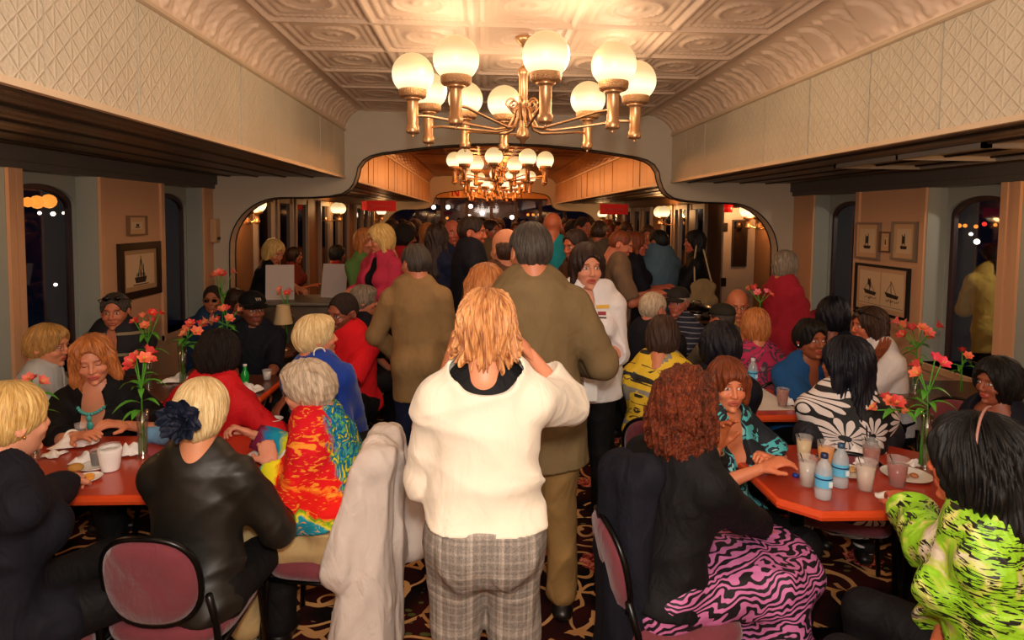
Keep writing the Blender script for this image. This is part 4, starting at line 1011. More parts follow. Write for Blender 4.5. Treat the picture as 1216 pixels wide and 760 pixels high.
# end wall with night windows
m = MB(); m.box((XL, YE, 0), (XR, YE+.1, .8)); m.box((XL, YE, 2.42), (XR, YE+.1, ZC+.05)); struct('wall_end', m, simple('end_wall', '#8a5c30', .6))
m = MB(); m.box((SL, YE-.5, 2.46), (SR, YE-.4, 3.0)); struct('trim_header', m, simple('header_gold', '#c08a48', .5))
m = MB()
for k in range(9): x = XL+.0+(XR-XL)*k/8; m.box((x-.05, YE-.02, .8), (x+.05, YE+.06, 2.44))
struct('trim_mullion', m, simple('mullion', '#4a342c', .5)); struct('window_end', MB().box((XL, YE+.03, .8), (XR, YE+.036, 2.42)), WGLASS)
# sign letter on the header board
s_ = thing('letter_sign', 'small cream sign with a red letter on the far header board', 'sign', (-.86, YE-.51, 2.62))
MB().box((-.20, -.012, -.16), (.20, .0, .20)).build('board', simple('cream_board', '#d8a860', .6), s_)
m = MB(); m.box((-.12, -.02, -.12), (-.07, -.013, .15)); m.box((.07, -.02, -.12), (.12, -.013, .15)); m.prism([(-.12, .15), (-.05, .15), (.12, -.12), (.05, -.12)], -.0205, -.013); m.build('letter', simple('red_letter', '#b01818', .6), s_)
# ground, water and lights outside
struct('ground_outside_deck', MB().box((XL-2.2, Y0, -.15), (XL-.21, 12, -.05)).box((XR+.21, Y0, -.15), (XR+2.2, 12, -.05)), simple('deck', '#0c0c10', .5))
HLT = {'w': m_emit('lamp_white', '#ffe8c0', 12), 'o': m_emit('lamp_orange', '#ff9434', 2.2), 'r': m_emit('lamp_red', '#ff2a20', 4)}
def far_glow(x, y, X, r, c, label):
    d = ray(x, y); k = abs(X/d[0]) if abs(X) < 90 else 0
    p = np.array([0, 0, CAM_H])+d*k
    tag(MB().ball((0, 0, 0), r, 10, 6).build('outside_lamp', HLT[c], None, p), label, 'lamp', 'lamps out in the night'); return p
for i, (x, y, c, r_) in enumerate(((1139, 268, 'o', .07), (1146, 268, 'o', .06), (1159, 269, 'o', .06), (1169, 266, 'r', .06), (1182, 267, 'o', .05), (1153, 278, 'w', .05), (1160, 287, 'w', .08), (1190, 258, 'r', .04), (1187, 296, 'w', .03))):
    far_glow(x, y, 9.0, r_*.6, c, ['small orange lamp outside the right window', 'small orange lamp outside the right window', 'orange lamp right of the pair outside the right window', 'red lamp outside the right window', 'dim orange lamp near the right edge of the window', 'small white lamp outside the right window above a brighter one', 'bright white lamp outside the right window, lowest of its cluster', 'tiny red lamp high outside the right window', 'tiny white lamp low outside the right window'][i])
for i, (x, y, c, r) in enumerate(((33, 240, 'o', .09), (44, 240, 'o', .12), (58, 239, 'o', .13), (47, 253, 'w', .03), (63, 254, 'w', .04), (76, 253, 'w', .03), (66, 338, 'w', .03))):  # orange globes stand in for indoor lamps reflected in the pane
    far_glow(x, y, -8.0, r, c, ['half hidden orange globe outside the left window', 'orange globe outside the left window, middle of three', 'orange globe outside the left window, third of the row', 'tiny white light left below the orange globes', 'tiny white light right below the orange globes', 'tiny white light beside the window frame below the globes', 'single tiny white light low outside the left window'][i])
for i, (x, y, c) in enumerate(((515, 246, 'w'), (532, 246, 'w'), (559, 245, 'w'), (608, 258, 'w'), (557, 257, 'w'), (531, 259, 'o'), (627, 255, 'o'), (633, 255, 'o'), (640, 255, 'o'), (666, 244, 'w'))):
    d = ray(x, y); p = np.array([0, 0, CAM_H])+d*(27/d[1])
    tag(MB().ball((0, 0, 0), .09 if c == 'w' else .06, 8, 6).build('outside_lamp', HLT[c], None, p), 'small %s lamp glowing beyond the far end windows' % {'w': 'white', 'o': 'orange'}[c], 'lamp', 'lamps beyond the far windows, '+c)
# ------------------------------------------------------------------ lamps
def globe_lamp(name, label, cat, loc, angs, R, zg=2.70, group=None, hub=True):
    r = thing(name, label, cat, (loc[0], loc[1], 0), 0, group)
    if hub:
        MB().lathe([(.0, ZC-.03), (.055, ZC-.035), (.05, ZC-.06), (.02, ZC-.085), (.012, ZC-.10), (0, ZC-.10)], n=24).build('canopy', BRASS, r)
        m = MB()
        for k in range(5):
            z = ZC-.115-k*.028; pts = [((.011*math.cos(a) if k % 2 else 0), (0 if k % 2 else .011*math.cos(a)), z+.018*math.sin(a)) for a in np.linspace(0, 2*PI, 11)]
            m.tube(pts, .003, 5, cap=False)
        m.build('chain', BRASS, r)
        MB().lathe([(0, 2.80), (.018, 2.80), (.036, 2.785), (.036, 2.75), (.028, 2.74), (.028, 2.60), (.032, 2.59), (.032, 2.56), (.026, 2.55), (.026, 2.42), (.036, 2.40), (.045, 2.37), (.045, 2.355), (.02, 2.34), (.014, 2.32), (0, 2.315)], n=24).build('column', BRASS, r)
        m = MB()
        for k in range(6):
            a = k*PI/3+.3; pts = []
            for t in np.linspace(0, 2.6*PI, 22):
                q = .042*(1-t/(3.3*PI)); pts.append((math.cos(a)*(.075+q*math.cos(t)), math.sin(a)*(.075+q*math.cos(t)), 2.56+q*math.sin(t)))
            m.tube([(math.cos(a)*.02, math.sin(a)*.02, 2.46)]+pts, .006, 6)
        m.build('scroll', BRASS, r)
    for a in angs:
        a = math.radians(a); ca, sa = math.sin(a), -math.cos(a); x, y = ca*R, sa*R
        pts = [(ca*q, sa*q, z) for q, z in ((.02, 2.55), (.05, 2.53), (.065, 2.47), (.10, 2.415), (.18, 2.40), (R*.6, 2.43), (R*.85, 2.455), (R, 2.455))]
        cp = [Vector(p) for p in pts]; fine = []
        for i in range(len(cp)-1):
            for t in (0, .5): fine.append(cp[i].lerp(cp[i+1], t))
        arm = MB().tube(fine+[cp[-1]], .0085, 8).build('arm', BRASS, r)
        MB().lathe([(0, -.135-.245), (.006, -.375), (.008, -.365), (.004, -.36), (.036, -.352), (.040, -.345), (.040, -.310), (.033, -.305), (.033, -.165), (.038, -.155), (.055, -.145), (.030, -.14), (0, -.14)], (x, y, zg), 20).build('lamp_stem', BRASS, r)
        MB().lathe([(.03, -.145), (.072, -.14), (.082, -.13), (.085, -.105), (.082, -.085), (.078, -.083), (.07, -.10), (.02, -.12)], (x, y, zg), 28).build('gallery', BRASS2, r)
        g = MB().ball((0, 0, 0), .125, 28, 18).build('globe_shade', GLOBE, r, (x, y, zg)); g.visible_shadow = False
    return r
CH = globe_lamp('chandelier', 'nearest brass chandelier with nine glowing opal globes under the tin ceiling', 'chandelier', (.255, 4.05, 0), [6, -35, -75, 42, 80, 135, 188, 213, 243], .70, group=None)
def lamp_light(loc, e, r=.12, col=(1, .62, .28)):
    l = bpy.data.lights.new('lamp_light', 'POINT'); l.energy = e; l.shadow_soft_size = r; l.color = col
    o = bpy.data.objects.new('lamp_light', l); C.objects.link(o); o.location = loc; return o
CX = (.27, .30, .31, .31)
for (x, y, lab) in ((.28, 9.6, 'second chandelier down the room, framed by the bulkhead opening'), (.30, 13.2, 'third chandelier down the room, brass with opal globes'), (.31, 16.4, 'fourth chandelier down the room, small above the crowd'), (.31, 19.4, 'farthest chandelier, just before the header board')):
    c = copy_tree(CH); c.location = (x, y, 0); c.rotation_euler = (0, 0, y*.7); c['label'] = lab
def sconce(side, y, label):
    X = XL if side < 0 else XR; o = 1 if side < 0 else -1; r = thing('wall_sconce', label, 'wall lamp', (X, y, 1.98))
    m = MB(); m.lathe([(0, -.0), (.065, 0), (.055, .018), (.02, .03), (0, .03)], n=20); m.v = [(o*z, x2, y2-.22) for x2, y2, z in m.v]; m.build('back_plate', BRASS, r)
    for q in (-1, 1):
        m = MB(); m.tube([(0, 0, -.22), (o*.10, q*.05, -.24), (o*.20, q*.13, -.22), (o*.24, q*.15, -.17)], .009, 8); m.build('arm', BRASS, r)
        MB().lathe([(0, -.25), (.03, -.24), (.034, -.21), (.026, -.20), (.026, -.13), (.06, -.12), (.07, -.09), (.0, -.09)], (o*.24, q*.15, 0), 20).build('lamp_stem', BRASS, r)
        g = MB().ball((0, 0, 0), .11, 20, 12).build('globe_shade', GLOBE, r, (o*.24, q*.15, .0)); g.visible_shadow = False
for side, y, lab in ((-1, 7.62, 'twin globe wall lamp glowing behind the left curve of the arch'), (1, 7.62, 'twin globe wall lamp glowing behind the right curve of the arch'), (-1, 12.1, 'left wall lamp in the far saloon, nearer of two beside the red banner'),
                     (-1, 17.2, 'small left wall lamp just past the red banner'), (1, 11.6, 'right wall lamp in the far saloon nearest the grey doors'), (1, 17.4, 'small right wall lamp just left of the red banner'), (-1, 2.925, 'wall lamp between the two nearest left windows'), (1, 3.05, 'wall lamp between the two nearest right windows')): sconce(side, y, lab)
# ------------------------------------------------------------------ signs and pictures
def banner(x, y, z, label, w=.50):
    r = thing('red_banner', label, 'banner', (x, y, z))
    m = MB(); m.box((-w/2, -.006, -.09), (w/2, .006, .09)); m.build('panel', simple('banner_red', '#e81c1c', .6), r)
    m = MB(); pts = [(-.20+.004*k, -.010, .012*math.sin(k*.9)+(.03 if k < 14 else 0)*math.sin(k*.45)) for k in range(90)]; m.tube([(px*w/.5, py, pz) for px, py, pz in pts], .004, 5); m.build('script', simple('banner_script', '#e06a60', .6), r)
    for q in (-1, 1): MB().tube([(q*w*.4, 0, .09), (q*w*.4, 0, ZB-z)], .003, 5).build('cord', BLACKM, r)
banner(-1.73, 11, 2.02, 'red banner hanging over the left aisle in the far saloon'); banner(2.31, 11, 2.01, 'red banner hanging over the right aisle in the far saloon')
banner(-2.25, 12.9, 2.05, 'small red banner behind the left wall lamps', .34)
ex = thing('red_lantern', 'small red lantern hanging beside the right arch lamp', 'lamp', (3.06, 7.75, 1.99)); MB().lathe([(0, -.05), (.05, -.05), (.055, .05), (0, .05)], n=16).build('lens', m_emit('red_lens', '#d01410', .5), ex); MB().box((-.06, -.06, .05), (.06, .06, .07)).build('cap', BLACKM, ex); MB().tube([(0, 0, .07), (0, 0, ZB-1.99)], .008, 6).build('rod', BLACKM, ex)
def picture(side, y0, y1, z0, z1, draw, label, fw=.03, fcol='#2a2420', mat='#cfa478'):
    X = XL if side < 0 else XR; o = 1 if side < 0 else -1; r = thing('framed_picture', label, 'picture', (X+o*.002, (y0+y1)/2, (z0+z1)/2)); w, h = (y1-y0)/2, (z1-z0)/2
    m = MB()
    for a, b, c, d in ((-w, w, h-fw, h), (-w, w, -h, -h+fw), (-w, -w+fw, -h+fw, h-fw), (w-fw, w, -h+fw, h-fw)):
        m.box((min(0, o*.03), a, c), (max(0, o*.03), b, d))
    m.build('frame', simple('frame_'+fcol, fcol, .35, .2), r)
    MB().box((min(0, o*.014), -w+fw, -h+fw), (max(0, o*.014), w-fw, h-fw)).build('mount', simple('mount_'+mat, mat, .8), r)
    pw, ph = w-fw-.045, h-fw-.04
    for (a0, a1) in ([(-pw, pw)] if draw != 'pair' else [(-pw, -.01), (.01, pw)]):
        MB().box((min(o*.0145, o*.017), a0, -ph), (max(o*.0145, o*.017), a1, ph)).build('print', simple('print_paper', '#d8b890', .8), r)
    m = MB(); xx = o*.0185; rg = random.Random(int(y0*100)); T = lambda pts, q=.003: m.tube([(xx, a, b) for a, b in pts], q, 4)
    if draw == 'boat':
        m.prism([(-.10, -.06), (.09, -.06), (.07, -.11), (-.08, -.11)], xx-.001, xx+.001, 'x'); T([(0, -.06), (0, .12)]); T([(-.05, -.06), (.0, .10), (.05, -.06)]); T([(.04, -.06), (.04, .05)])
        for k in range(10): T([(-.07+.015*k, -.055), (-.06+.013*k, -.03+.04*rg.random())], .002)
        T([(-.12, -.125), (.12, -.125)], .004)
    elif draw == 'pair':
        T([(-pw, -.012-ph*.8), (pw, -.012-ph*.8)], .0015); T([(-pw/2, -ph*.8), (-pw/2, 0)], .001); T([(pw/2, -ph*.8), (pw/2, 0)], .001)
        for c, ml in ((-(pw/2), 1), (pw/2, -1)):
            m.prism([(c-.10, -.03), (c+.09, -.01), (c+.06, -.05), (c-.08, -.06)], xx-.001, xx+.001, 'x'); T([(c, -.03), (c+.01*ml, .09)]); T([(c-.07, -.03), (c, .08), (c+.07, -.01)], .002)
            m.prism([(c-.02, .0), (c+.03, .04), (c+.025, .09), (c-.01, .07)], xx-.001, xx+.001, 'x') if ml < 0 else None
            for k in range(9): T([(c-.1+.02*k, -.09+.02*rg.random()), (c-.09+.02*k, -.10+.02*rg.random())], .003)
    else:
        m.prism([(-pw*.5, -ph*.4), (pw*.5, -ph*.4), (pw*.35, -ph*.65), (-pw*.4, -ph*.65)], xx-.001, xx+.001, 'x'); T([(-pw*.15, -ph*.4), (-pw*.15, ph*.6)]); T([(pw*.2, -ph*.4), (pw*.2, ph*.5)])
        m.prism([(-pw*.12, -ph*.2), (pw*.15, -ph*.2), (pw*.12, ph*.4), (-pw*.1, ph*.4)], xx-.001, xx+.001, 'x')
    m.build('drawing', simple('ink', '#2a1c14', .8), r)
picture(-1, YW(139, -1, 340), YW(188, -1, 330), 1.13, 1.60, 'boat', 'large dark-framed ship drawing low on the left wall', .06, '#2c2018', '#b08a60')
picture(-1, YW(150, -1), YW(172, -1), 1.66, 1.83, 'small', 'small square framed print above the ship drawing on the left wall', .015, '#7a5a40')
picture(1, YW(1082, 1, 340), YW(1018, 1, 340), 1.02, 1.46, 'pair', 'wide black-framed pair of boat photographs on the right wall', .022, '#181c20', '#c89c74')
picture(1, YW(1090, 1), YW(1061, 1), 1.52, 1.85, 'small', 'silver-framed tall-ship print nearest the right window', .02, '#8a7a68')
picture(1, YW(1046, 1), YW(1018, 1), 1.50, 1.84, 'small', 'silver-framed print upper left of the trio on the right wall', .02, '#8a7464')
picture(1, YW(1060, 1)+.0, YW(1047, 1), 1.58, 1.76, 'small', 'tiny frame hung between two prints on the right wall', .012, '#6a4a38')
wb = thing('wall_box', 'cream wall box mounted beside the left arch', 'wall box', (XL+.002, YW(253, -1), 1.67)); m = MB(); m.rbox((0, -.09, -.13), (.07, .09, .13), .01); m.build('case', simple('box_cream', '#c49a70', .6), wb); MB().box((.0705, -.06, -.10), (.074, .06, -.07)).build('vent', DARKT, wb)
ws = thing('light_switch', 'dark light switch plate right of the left ship drawing', 'switch', (XL+.002, YW(192, -1), 1.30)); MB().rbox((0, -.035, -.055), (.008, .035, .055), .004).build('plate', simple('switch_brown', '#2c1c14', .5), ws); MB().box((.0085, -.008, -.015), (.018, .008, .015)).build('toggle', DARKT, ws)
# ------------------------------------------------------------------ tables
def table(label, x0, x1, y0, y1, cl=.10, mat=None, edge=None, h=.75, legs=2):
    mat = mat or LAM; edge = edge or LAMEDGE
    r = thing('dining_table', label, 'table', ((x0+x1)/2, (y0+y1)/2, 0)); w, d = (x1-x0)/2, (y1-y0)/2
    def oc(k): a, b = w-k, d-k; c = cl-k*.4; return [(-a+c, -b), (a-c, -b), (a, -b+c), (a, b-c), (a-c, b), (-a+c, b), (-a, b-c), (-a, -b+c)]
    m = MB(); m.loft([[(a, b, z) for a, b in oc(k)] for k, z in ((.02, h-.042), (.004, h-.034), (0, h-.02), (.004, h-.006), (.012, h-.0005))], smooth=False, cap=True); m.build('edge_band', edge, r)
    m = MB(); m.loft([[(a, b, z) for a, b in oc(k)] for k, z in ((.016, h-.001), (.016, h+.0005))], smooth=False); m.build('tabletop', mat, r)
    for q in ([-1, 1] if legs == 2 else [0]):
        m = MB(); m.lathe([(0, .03), (.05, .03), (.045, .06), (.03, .09), (.03, h-.06), (.07, h-.045), (0, h-.045)], (q*w*.55, 0, 0), 20); m.build('pedestal', BLACKM, r)
        m = MB(); m.box((q*w*.55-.03, -d*.8, 0.002), (q*w*.55+.03, d*.8, .035)); m.box((q*w*.55-.22, -.03, 0.002), (q*w*.55+.22, .03, .035)); m.build('foot', BLACKM, r)
TA = table('red laminate table at the front left, strewn with napkins and cups', -2.40, -.93, 2.46, 3.16)
TB = table('red laminate table at the front right with drinks and water bottles', 1.17, 2.12, 2.26, 2.98, .12)
TC = table('table with white paper and an amber drink in the middle right', 1.38, 1.90, 3.42, 4.22, .08)
TD = table('brown table under the right window holding tall flowers', 2.35, 3.42, 3.62, 4.2, .08, LAMB, LAMB)
TE = table('brown table under the left window in the second row', -2.80, -1.32, 3.72, 4.38, .1, LAMB, LAMEDGE)
TF = table('small dark table in front of the left buffet', -2.3, -1.5, 5.0, 5.5, .08, LAMB, LAMB, legs=1)
# ------------------------------------------------------------------ chairs
def chair_proto():
    r = thing('banquet_chair', 'x', 'chair')
    m = MB(); rings = []
    for z, k in ((.40, .86), (.41, .97), (.44, 1), (.465, .97), (.48, .86), (.487, .6)):
        ring = []
        for a in np.linspace(0, 2*PI, 33)[:-1]:
            ca, sa = math.cos(a), math.sin(a); e = .55; ring.append((np.sign(ca)*abs(ca)**e*.22*k, np.sign(sa)*abs(sa)**e*.215*k, z))
        rings.append(ring)
    m.loft(rings); m.build('seat', BURG, r)
    def backpt(a, q, off=0):
        ca, sa = math.cos(a), math.sin(a); e = .8; x = np.sign(ca)*abs(ca)**e*.158*q; z = np.sign(sa)*abs(sa)**e*.165*q; return (x, -.215-(z)*.16-.05*(1-(x/.2)**2)*.6+off, .665+z)
    m = MB(); rings = [[backpt(a, q, off) for a in np.linspace(0, 2*PI, 37)[:-1]] for q, off in ((.05, -.030), (.6, -.030), (.88, -.024), (1, -.008), (1, .008), (.88, .022), (.6, .028), (.05, .028))]; m.loft(rings); m.build('backrest', BURG, r)
    m = MB(); m.tube([backpt(a, 1.04) for a in np.linspace(0, 2*PI, 41)], .011, 8, cap=False); m.build('back_frame', BLACKM, r)
    for q in (-1, 1):
        m = MB(); m.tube([(q*.195, -.235, .62), (q*.20, -.20, .50), (q*.205, -.19, .40), (q*.215, -.25, .01)], .0125, 8); m.build('leg', BLACKM, r)
        m = MB(); m.tube([(q*.17, .16, .405), (q*.185, .185, .38), (q*.21, .21, .01)], .0125, 8); m.build('leg', BLACKM, r)
        m = MB(); m.tube([(q*.205, -.19, .39), (q*.185, .175, .39)], .010, 8); m.build('seat_rail', BLACKM, r)
    MB().tube([(-.185, .18, .39), (.185, .18, .39)], .010, 8).build('seat_rail', BLACKM, r)
    return r
CHAIR = chair_proto(); _first = [True]
def chair(x, y, yaw, label, z=0):
    c = CHAIR if _first[0] else copy_tree(CHAIR); _first[0] = False
    c.location = (float(x), float(y), z); c.rotation_euler = (0, 0, -math.radians(yaw)); c.scale = (1, 1, .95); c['label'] = label; return c
# ------------------------------------------------------------------ tableware
def cup(loc, h=.12, r=.04, drink='#d8c8a8', label='plastic cup', straw=True, full=.8):
    c = thing('plastic_cup', label, 'cup', loc); r0 = r*.72
    MB().lathe([(r0*.98, 0.001), (r0, .002), (r*.985, h-.004), (r*1.05, h), (r*.99, h-.001), (r*.96, h-.006), (r0*.95, .005), (0.001, .005)], n=24, cap=False).build('cup_wall', PLASTIC, c)
    hh = h*full; rr = r0+(r-r0)*full; MB().lathe([(0.001, .006), (r0*.93, .006), (rr*.94, hh), (.001, hh)], n=20, cap=False).build('drink', m_frost('drink_'+drink, drink, .85, .1), c)
    if straw: MB().tube([(r0*.5, 0, .012), (-r*.8, .004, h+.012)], .0022, 6).build('stirrer', BLACKM, c)
    return c
def bottle(loc, label, capc='#1a2a50'):
    b = thing('water_bottle', label, 'bottle', loc)
    MB().lathe([(0, .001), (.026, .001), (.031, .006), (.032, .04), (.030, .045), (.032, .05), (.032, .105), (.030, .11), (.030, .125), (.022, .145), (.013, .158), (.013, .165), (0, .165)], n=24).build('bottle_body', m_frost('pet_clear', '#cfd8dc', .45, .08), b)
    MB().lathe([(.0326, .052), (.0326, .102)], n=24, cap=False).build('label_band', simple('label_blue', '#5fb8e0', .4), b)
    m = MB()
    m.box((.004, -.0345, .058), (.018, -.0320, .080)); m.build('label_mark', simple('label_pale', '#d8e8ec', .5), b); m = MB().lathe([(.0330, .084), (.0330, .090)], n=24, cap=False); m.build('label_stripe', simple('label_navy', '#16305c', .5), b)
    MB().lathe([(0, .165), (.014, .165), (.0145, .168), (.0145, .182), (.012, .184), (0, .184)], n=20).build('bottle_cap', simple('cap_'+capc, capc, .4), b)
def napkin(loc, s, seed, label, flat=.35):
    rg = np.random.RandomState(seed); n = 18; u = np.linspace(-1, 1, n); X, Y = np.meshgrid(u, u, indexing='ij'); a = rg.rand(6)*6.28
    Z = (np.abs(np.sin(X*2.6+Y*1.7+a[0]))+np.abs(np.sin(Y*3.1-X*1.1+a[1]))*.7+.3*np.sin(5*X+a[2])*np.sin(4*Y+a[3])+.4)*flat*s; R = 1+.18*np.sin(3*np.arctan2(Y, X)+a[4])
    V = np.stack([X*R*s*.8+Z*.2, Y*R*s*.7, Z*np.clip(1.15-np.maximum(abs(X), abs(Y)), .05, 1)+.002], -1).reshape(-1, 3); V2 = V.copy(); V2[:, 2] -= .0015
    i, j = np.meshgrid(np.arange(n-1), np.arange(n-1), indexing='ij'); q = (i*n+j).ravel(); F = np.stack([q, q+n, q+n+1, q+1], 1)
    return tag(link_mesh('paper_napkin', np_mesh('napkin', *merge([(V, F), (V2, F[:, ::-1])])), PAPER, None, loc), label, 'napkin')
def plate(loc, label, r=.085, food=None):
    p = thing('plate', label, 'plate', loc); MB().lathe([(0.001, .003), (r*.6, .003), (r*.95, .013), (r, .015), (r*.93, .010), (r*.6, .0), (.001, .0)], n=28, cap=False).build('dish', CHINA, p)
    if food:
        m = MB(); rg = random.Random(label)
        for k in range(5): m.ball((rg.uniform(-.4, .4)*r, rg.uniform(-.4, .4)*r, .014), rg.uniform(.013, .024), 8, 6, (1, 1, .6))
        m.build('food', simple('food_'+food, food, .6), p)
def petal_flower(m, c, d, r, rg, n=6):
    d = unit(d); a0 = unit(np.cross(d, [.3, .2, 1])); b0 = np.cross(d, a0)
    for j in range(n):
        a = 2*PI*j/n+rg.random()*.3; e = a0*math.cos(a)+b0*math.sin(a); t = np.cross(d, e); rows = []
        for u in np.linspace(0, 1, 6):
            w = r*.36*math.sin(PI*min(.98, .12+u*.82)); rad = r*(.10+.75*u**1.3); ax = r*(.95*u-.25*u*u)
            rows.append([c+e*rad+d*(ax+abs(v)*w*.35)+t*w*v for v in (-1, 0, 1)])
        m.strip(rows)
def bouquet(loc, h, blooms, seed, label, col='#e8604c', r=.035, spread=.10, leaves=8, stems_to=None, vase=.0, lean=(0, 0), vlabel=None, vr=.022):
    """glass vase (its own thing) and a bunch of lilies standing in it"""
    rg = random.Random(seed); vh = vase or h*.45
    if vlabel:
        v = thing('glass_vase', vlabel, 'vase', loc)
        MB().lathe([(vr*1.25, .001), (vr*1.3, .008), (vr*.8, .02), (vr*.85, vh*.6), (vr*1.15, vh), (vr*1.10, vh), (vr*.80, vh*.6), (vr*.74, .025), (.001, .02)], n=24, cap=False).build('vase_glass', m_glass('vase_glass', (.88, .94, .90), .03, .12), v)
        MB().lathe([(.001, .024), (vr*.73, .026), (vr*.78, vh*.45), (.001, vh*.45)], n=16, cap=False).build('water', m_frost('vase_water', '#9ab08c', .35, .05), v)
    b = thing('flower_bouquet', label, 'flowers', loc); top = np.array([lean[0], lean[1], h]); G = simple('leaf_green', '#4f9a2c', .5, bump=(30, .2)); ms = MB()
    bl = []
    for k in range(blooms):
        a = 2*PI*k/blooms+rg.random(); q = spread*(.35+.65*rg.random()); e = top+np.array([math.cos(a)*q, math.sin(a)*q, rg.uniform(-.45, .25)*spread*1.4]); bl.append((e, unit(np.array([math.cos(a), math.sin(a), .9]))))
        mid = np.array([lean[0]*.5, lean[1]*.5, vh+(h-vh)*.4]); ms.tube([(rg.uniform(-.4, .4)*vr, rg.uniform(-.4, .4)*vr, .03), (0, 0, vh), tuple(mid), tuple(mid*.4+e*.6), tuple(e)], .0028, 6)
    ms.build('stem', G, b)
    pink = [col, '#d84a44', '#ec7a58']
    for k, (e, d) in enumerate(bl):
        m = MB(); petal_flower(m, e, d, r*rg.uniform(.85, 1.15), rg); o = m.build('blossom', cloth(pink[k % 3], .5, wr=.1), b)
        m = MB()
        for j in range(4): a = j*1.57; m.tube([tuple(e), tuple(e+d*r*.8+np.array([math.cos(a), math.sin(a), 0])*r*.2)], .0011, 4)
        m.build('stamen', simple('stamen_yellow', '#e8c050', .5), o)
    for k in range(leaves):
        a = 2*PI*k/leaves+rg.random()*.6; z = vh*.9+(h-vh)*rg.uniform(.05, .75); L = rg.uniform(.07, .13); f = (z-vh*.9)/(h-vh); rows = []; w0 = rg.uniform(.011, .019)
        for u in np.linspace(0, 1, 7):
            c = np.array([lean[0]*f, lean[1]*f, z])+np.array([math.cos(a)*L*u, math.sin(a)*L*u, L*(.7*u-.9*u*u)]); t = np.array([-math.sin(a), math.cos(a), 0]); w = w0*math.sin(PI*min(.99, u*.95+.03))
            rows.append([c-t*w+np.array([0, 0, .3*w]), c, c+t*w+np.array([0, 0, .3*w])])
        m = MB(); m.strip(rows); m.build('leaf', G, b)
    return b
tz = .7515
def on(x, y, z=tz): p = atZ(x, y, z); return (p[0], p[1], z)
# table B (front right)
cup(on(954, 548), .12, .036, '#e0c890', 'frosted cup of pale drink at the back left corner of the front right table')
cup(on(980, 556), .12, .038, '#f09c10', 'cup of orange juice with a stirrer on the front right table')
cup(on(958, 577), .125, .038, '#cfc8bc', 'tall frosted cup left of the water bottles'); cup(on(1034, 556), .13, .040, '#a03c20', 'cup of reddish drink behind the plates on the front right table', full=.7)
cup(on(1027, 582), .125, .040, '#ddc8b4', 'frosted cup with a stirrer in front of the plates'); cup(on(1065, 577), .12, .042, '#a84434', 'cup of pink drink beside the vase on the front right table', full=.75)
bottle(on(977, 592), 'water bottle with blue band, nearer of two on the front right table'); bottle(on(997, 578), 'water bottle with blue band, farther of two on the front right table', '#2a4a6a')
plate(on(1076, 566), 'white plate with a crust near the tall vase', .10, '#a8683c'); plate(on(1005, 562), 'stack-topping white plate behind the water bottles', .085, '#c89a60')
napkin(on(1013, 540), .045, 3, 'crumpled cream napkin behind the cups on the front right table', .8); napkin(on(1022, 553), .05, 9, 'crumpled napkin between the two rear cups on the right table', .5)
napkin(on(1052, 590), .05, 4, 'flat white napkin at the front of the right table by the green sleeve', .2); napkin(on(1085, 553), .035, 5, 'small folded cream wrapper near the vase foot', .5)
tag(MB().lathe([(0, 0), (.014, 0), (.0145, .012), (0, .014)], n=16).build('bottle_cap', simple('cap_blue', '#1a3a9a', .4), None, on(1069, 596)), 'blue bottle cap lying by the napkin on the front right table', 'bottle cap')
tag(MB().lathe([(0, 0), (.014, 0), (.0145, .012), (0, .014)], n=16).build('bottle_cap', simple('cap_blue', '#1a3a9a', .4), None, on(945, 566)), 'blue bottle cap lying left of the frosted cup', 'bottle cap')
bouquet(on(1098, 560), .47, 4, 11, 'pink-red lilies with bright green leaves standing at the front right', '#e84858', .040, .075, 10, lean=(-.01, 0), vase=.26, vlabel='slim clear glass vase on the front right table', vr=.022)
bouquet(tuple(np.array(on(1098, 560))+np.array([-.012, .008, 0])), .30, 6, 12, 'drooping orange lilies leaning left out of the front right vase', '#f07850', .036, .07, 4, lean=(-.15, .0), vase=.26)
# table A (front left)
napkin(on(88, 528), .10, 21, 'large crumpled napkin in the middle of the front left table', .35); napkin(on(100, 548), .06, 22, 'smaller crumpled napkin near the pastry on the left table', .4); napkin(on(152, 540), .055, 23, 'napkin bunched against the vase foot on the left table', .7)
napkin(on(62, 541), .05, 28, 'folded napkin at the left end of the front left table', .25); napkin(on(340, 545), .05, 24, 'folded white napkin by the tie-dye sleeve', .6)
c = cup(on(131, 558), .11, .040, '#e8e2d8', 'paper cup wrapped in a white napkin on the front left table', False); MB().lathe([(.034, .002), (.040, .03), (.043, .06), (.047, .085), (.044, .10), (.043, .09), (.040, .06), (.033, .01)], n=14, cap=False).build('napkin_wrap', PAPER, c)
cup(on(115, 553), .07, .028, '#140a06', 'small glass of cola beside the wrapped cup', False, .85); cup(on(96, 522), .08, .026, '#4a1a10', 'small glass of dark drink near the bare hand on the left table', False, .6)
plate(on(104, 570), 'small plate with an orange pastry at the front of the left table', .055, '#e0952c'); plate(on(112, 556), 'white saucer beside the cola glass', .06); plate(on(225, 517), 'white plate at the back of the front left table', .085); plate(on(318, 543), 'plate of food between the tie-dye sleeves', .09, '#c08040')
tag(MB().ball((0, 0, .018), .026, 12, 8, (1.2, 1, .7)).build('bread_roll', simple('bread', '#c08a3c', .8, bump=(60, .4)), None, on(90, 560)), 'small yellow bread roll beside the pastry plate', 'bread')
bouquet(on(170, 545), .46, 6, 31, 'coral lilies with green leaves in the middle of the front left table', '#ec5048', .040, .062, 11, vase=.22, vlabel='slim glass vase in the middle of the front left table', vr=.024)
bouquet(on(42, 545), .36, 4, 32, 'pale coral lilies at the left edge of the front left table', '#ec7868', .033, .06, 8, vase=.2, vlabel='slim glass vase at the left edge of the front left table', vr=.021)
plate(on(325, 500), 'small dish on the right end of the front left table', .05)
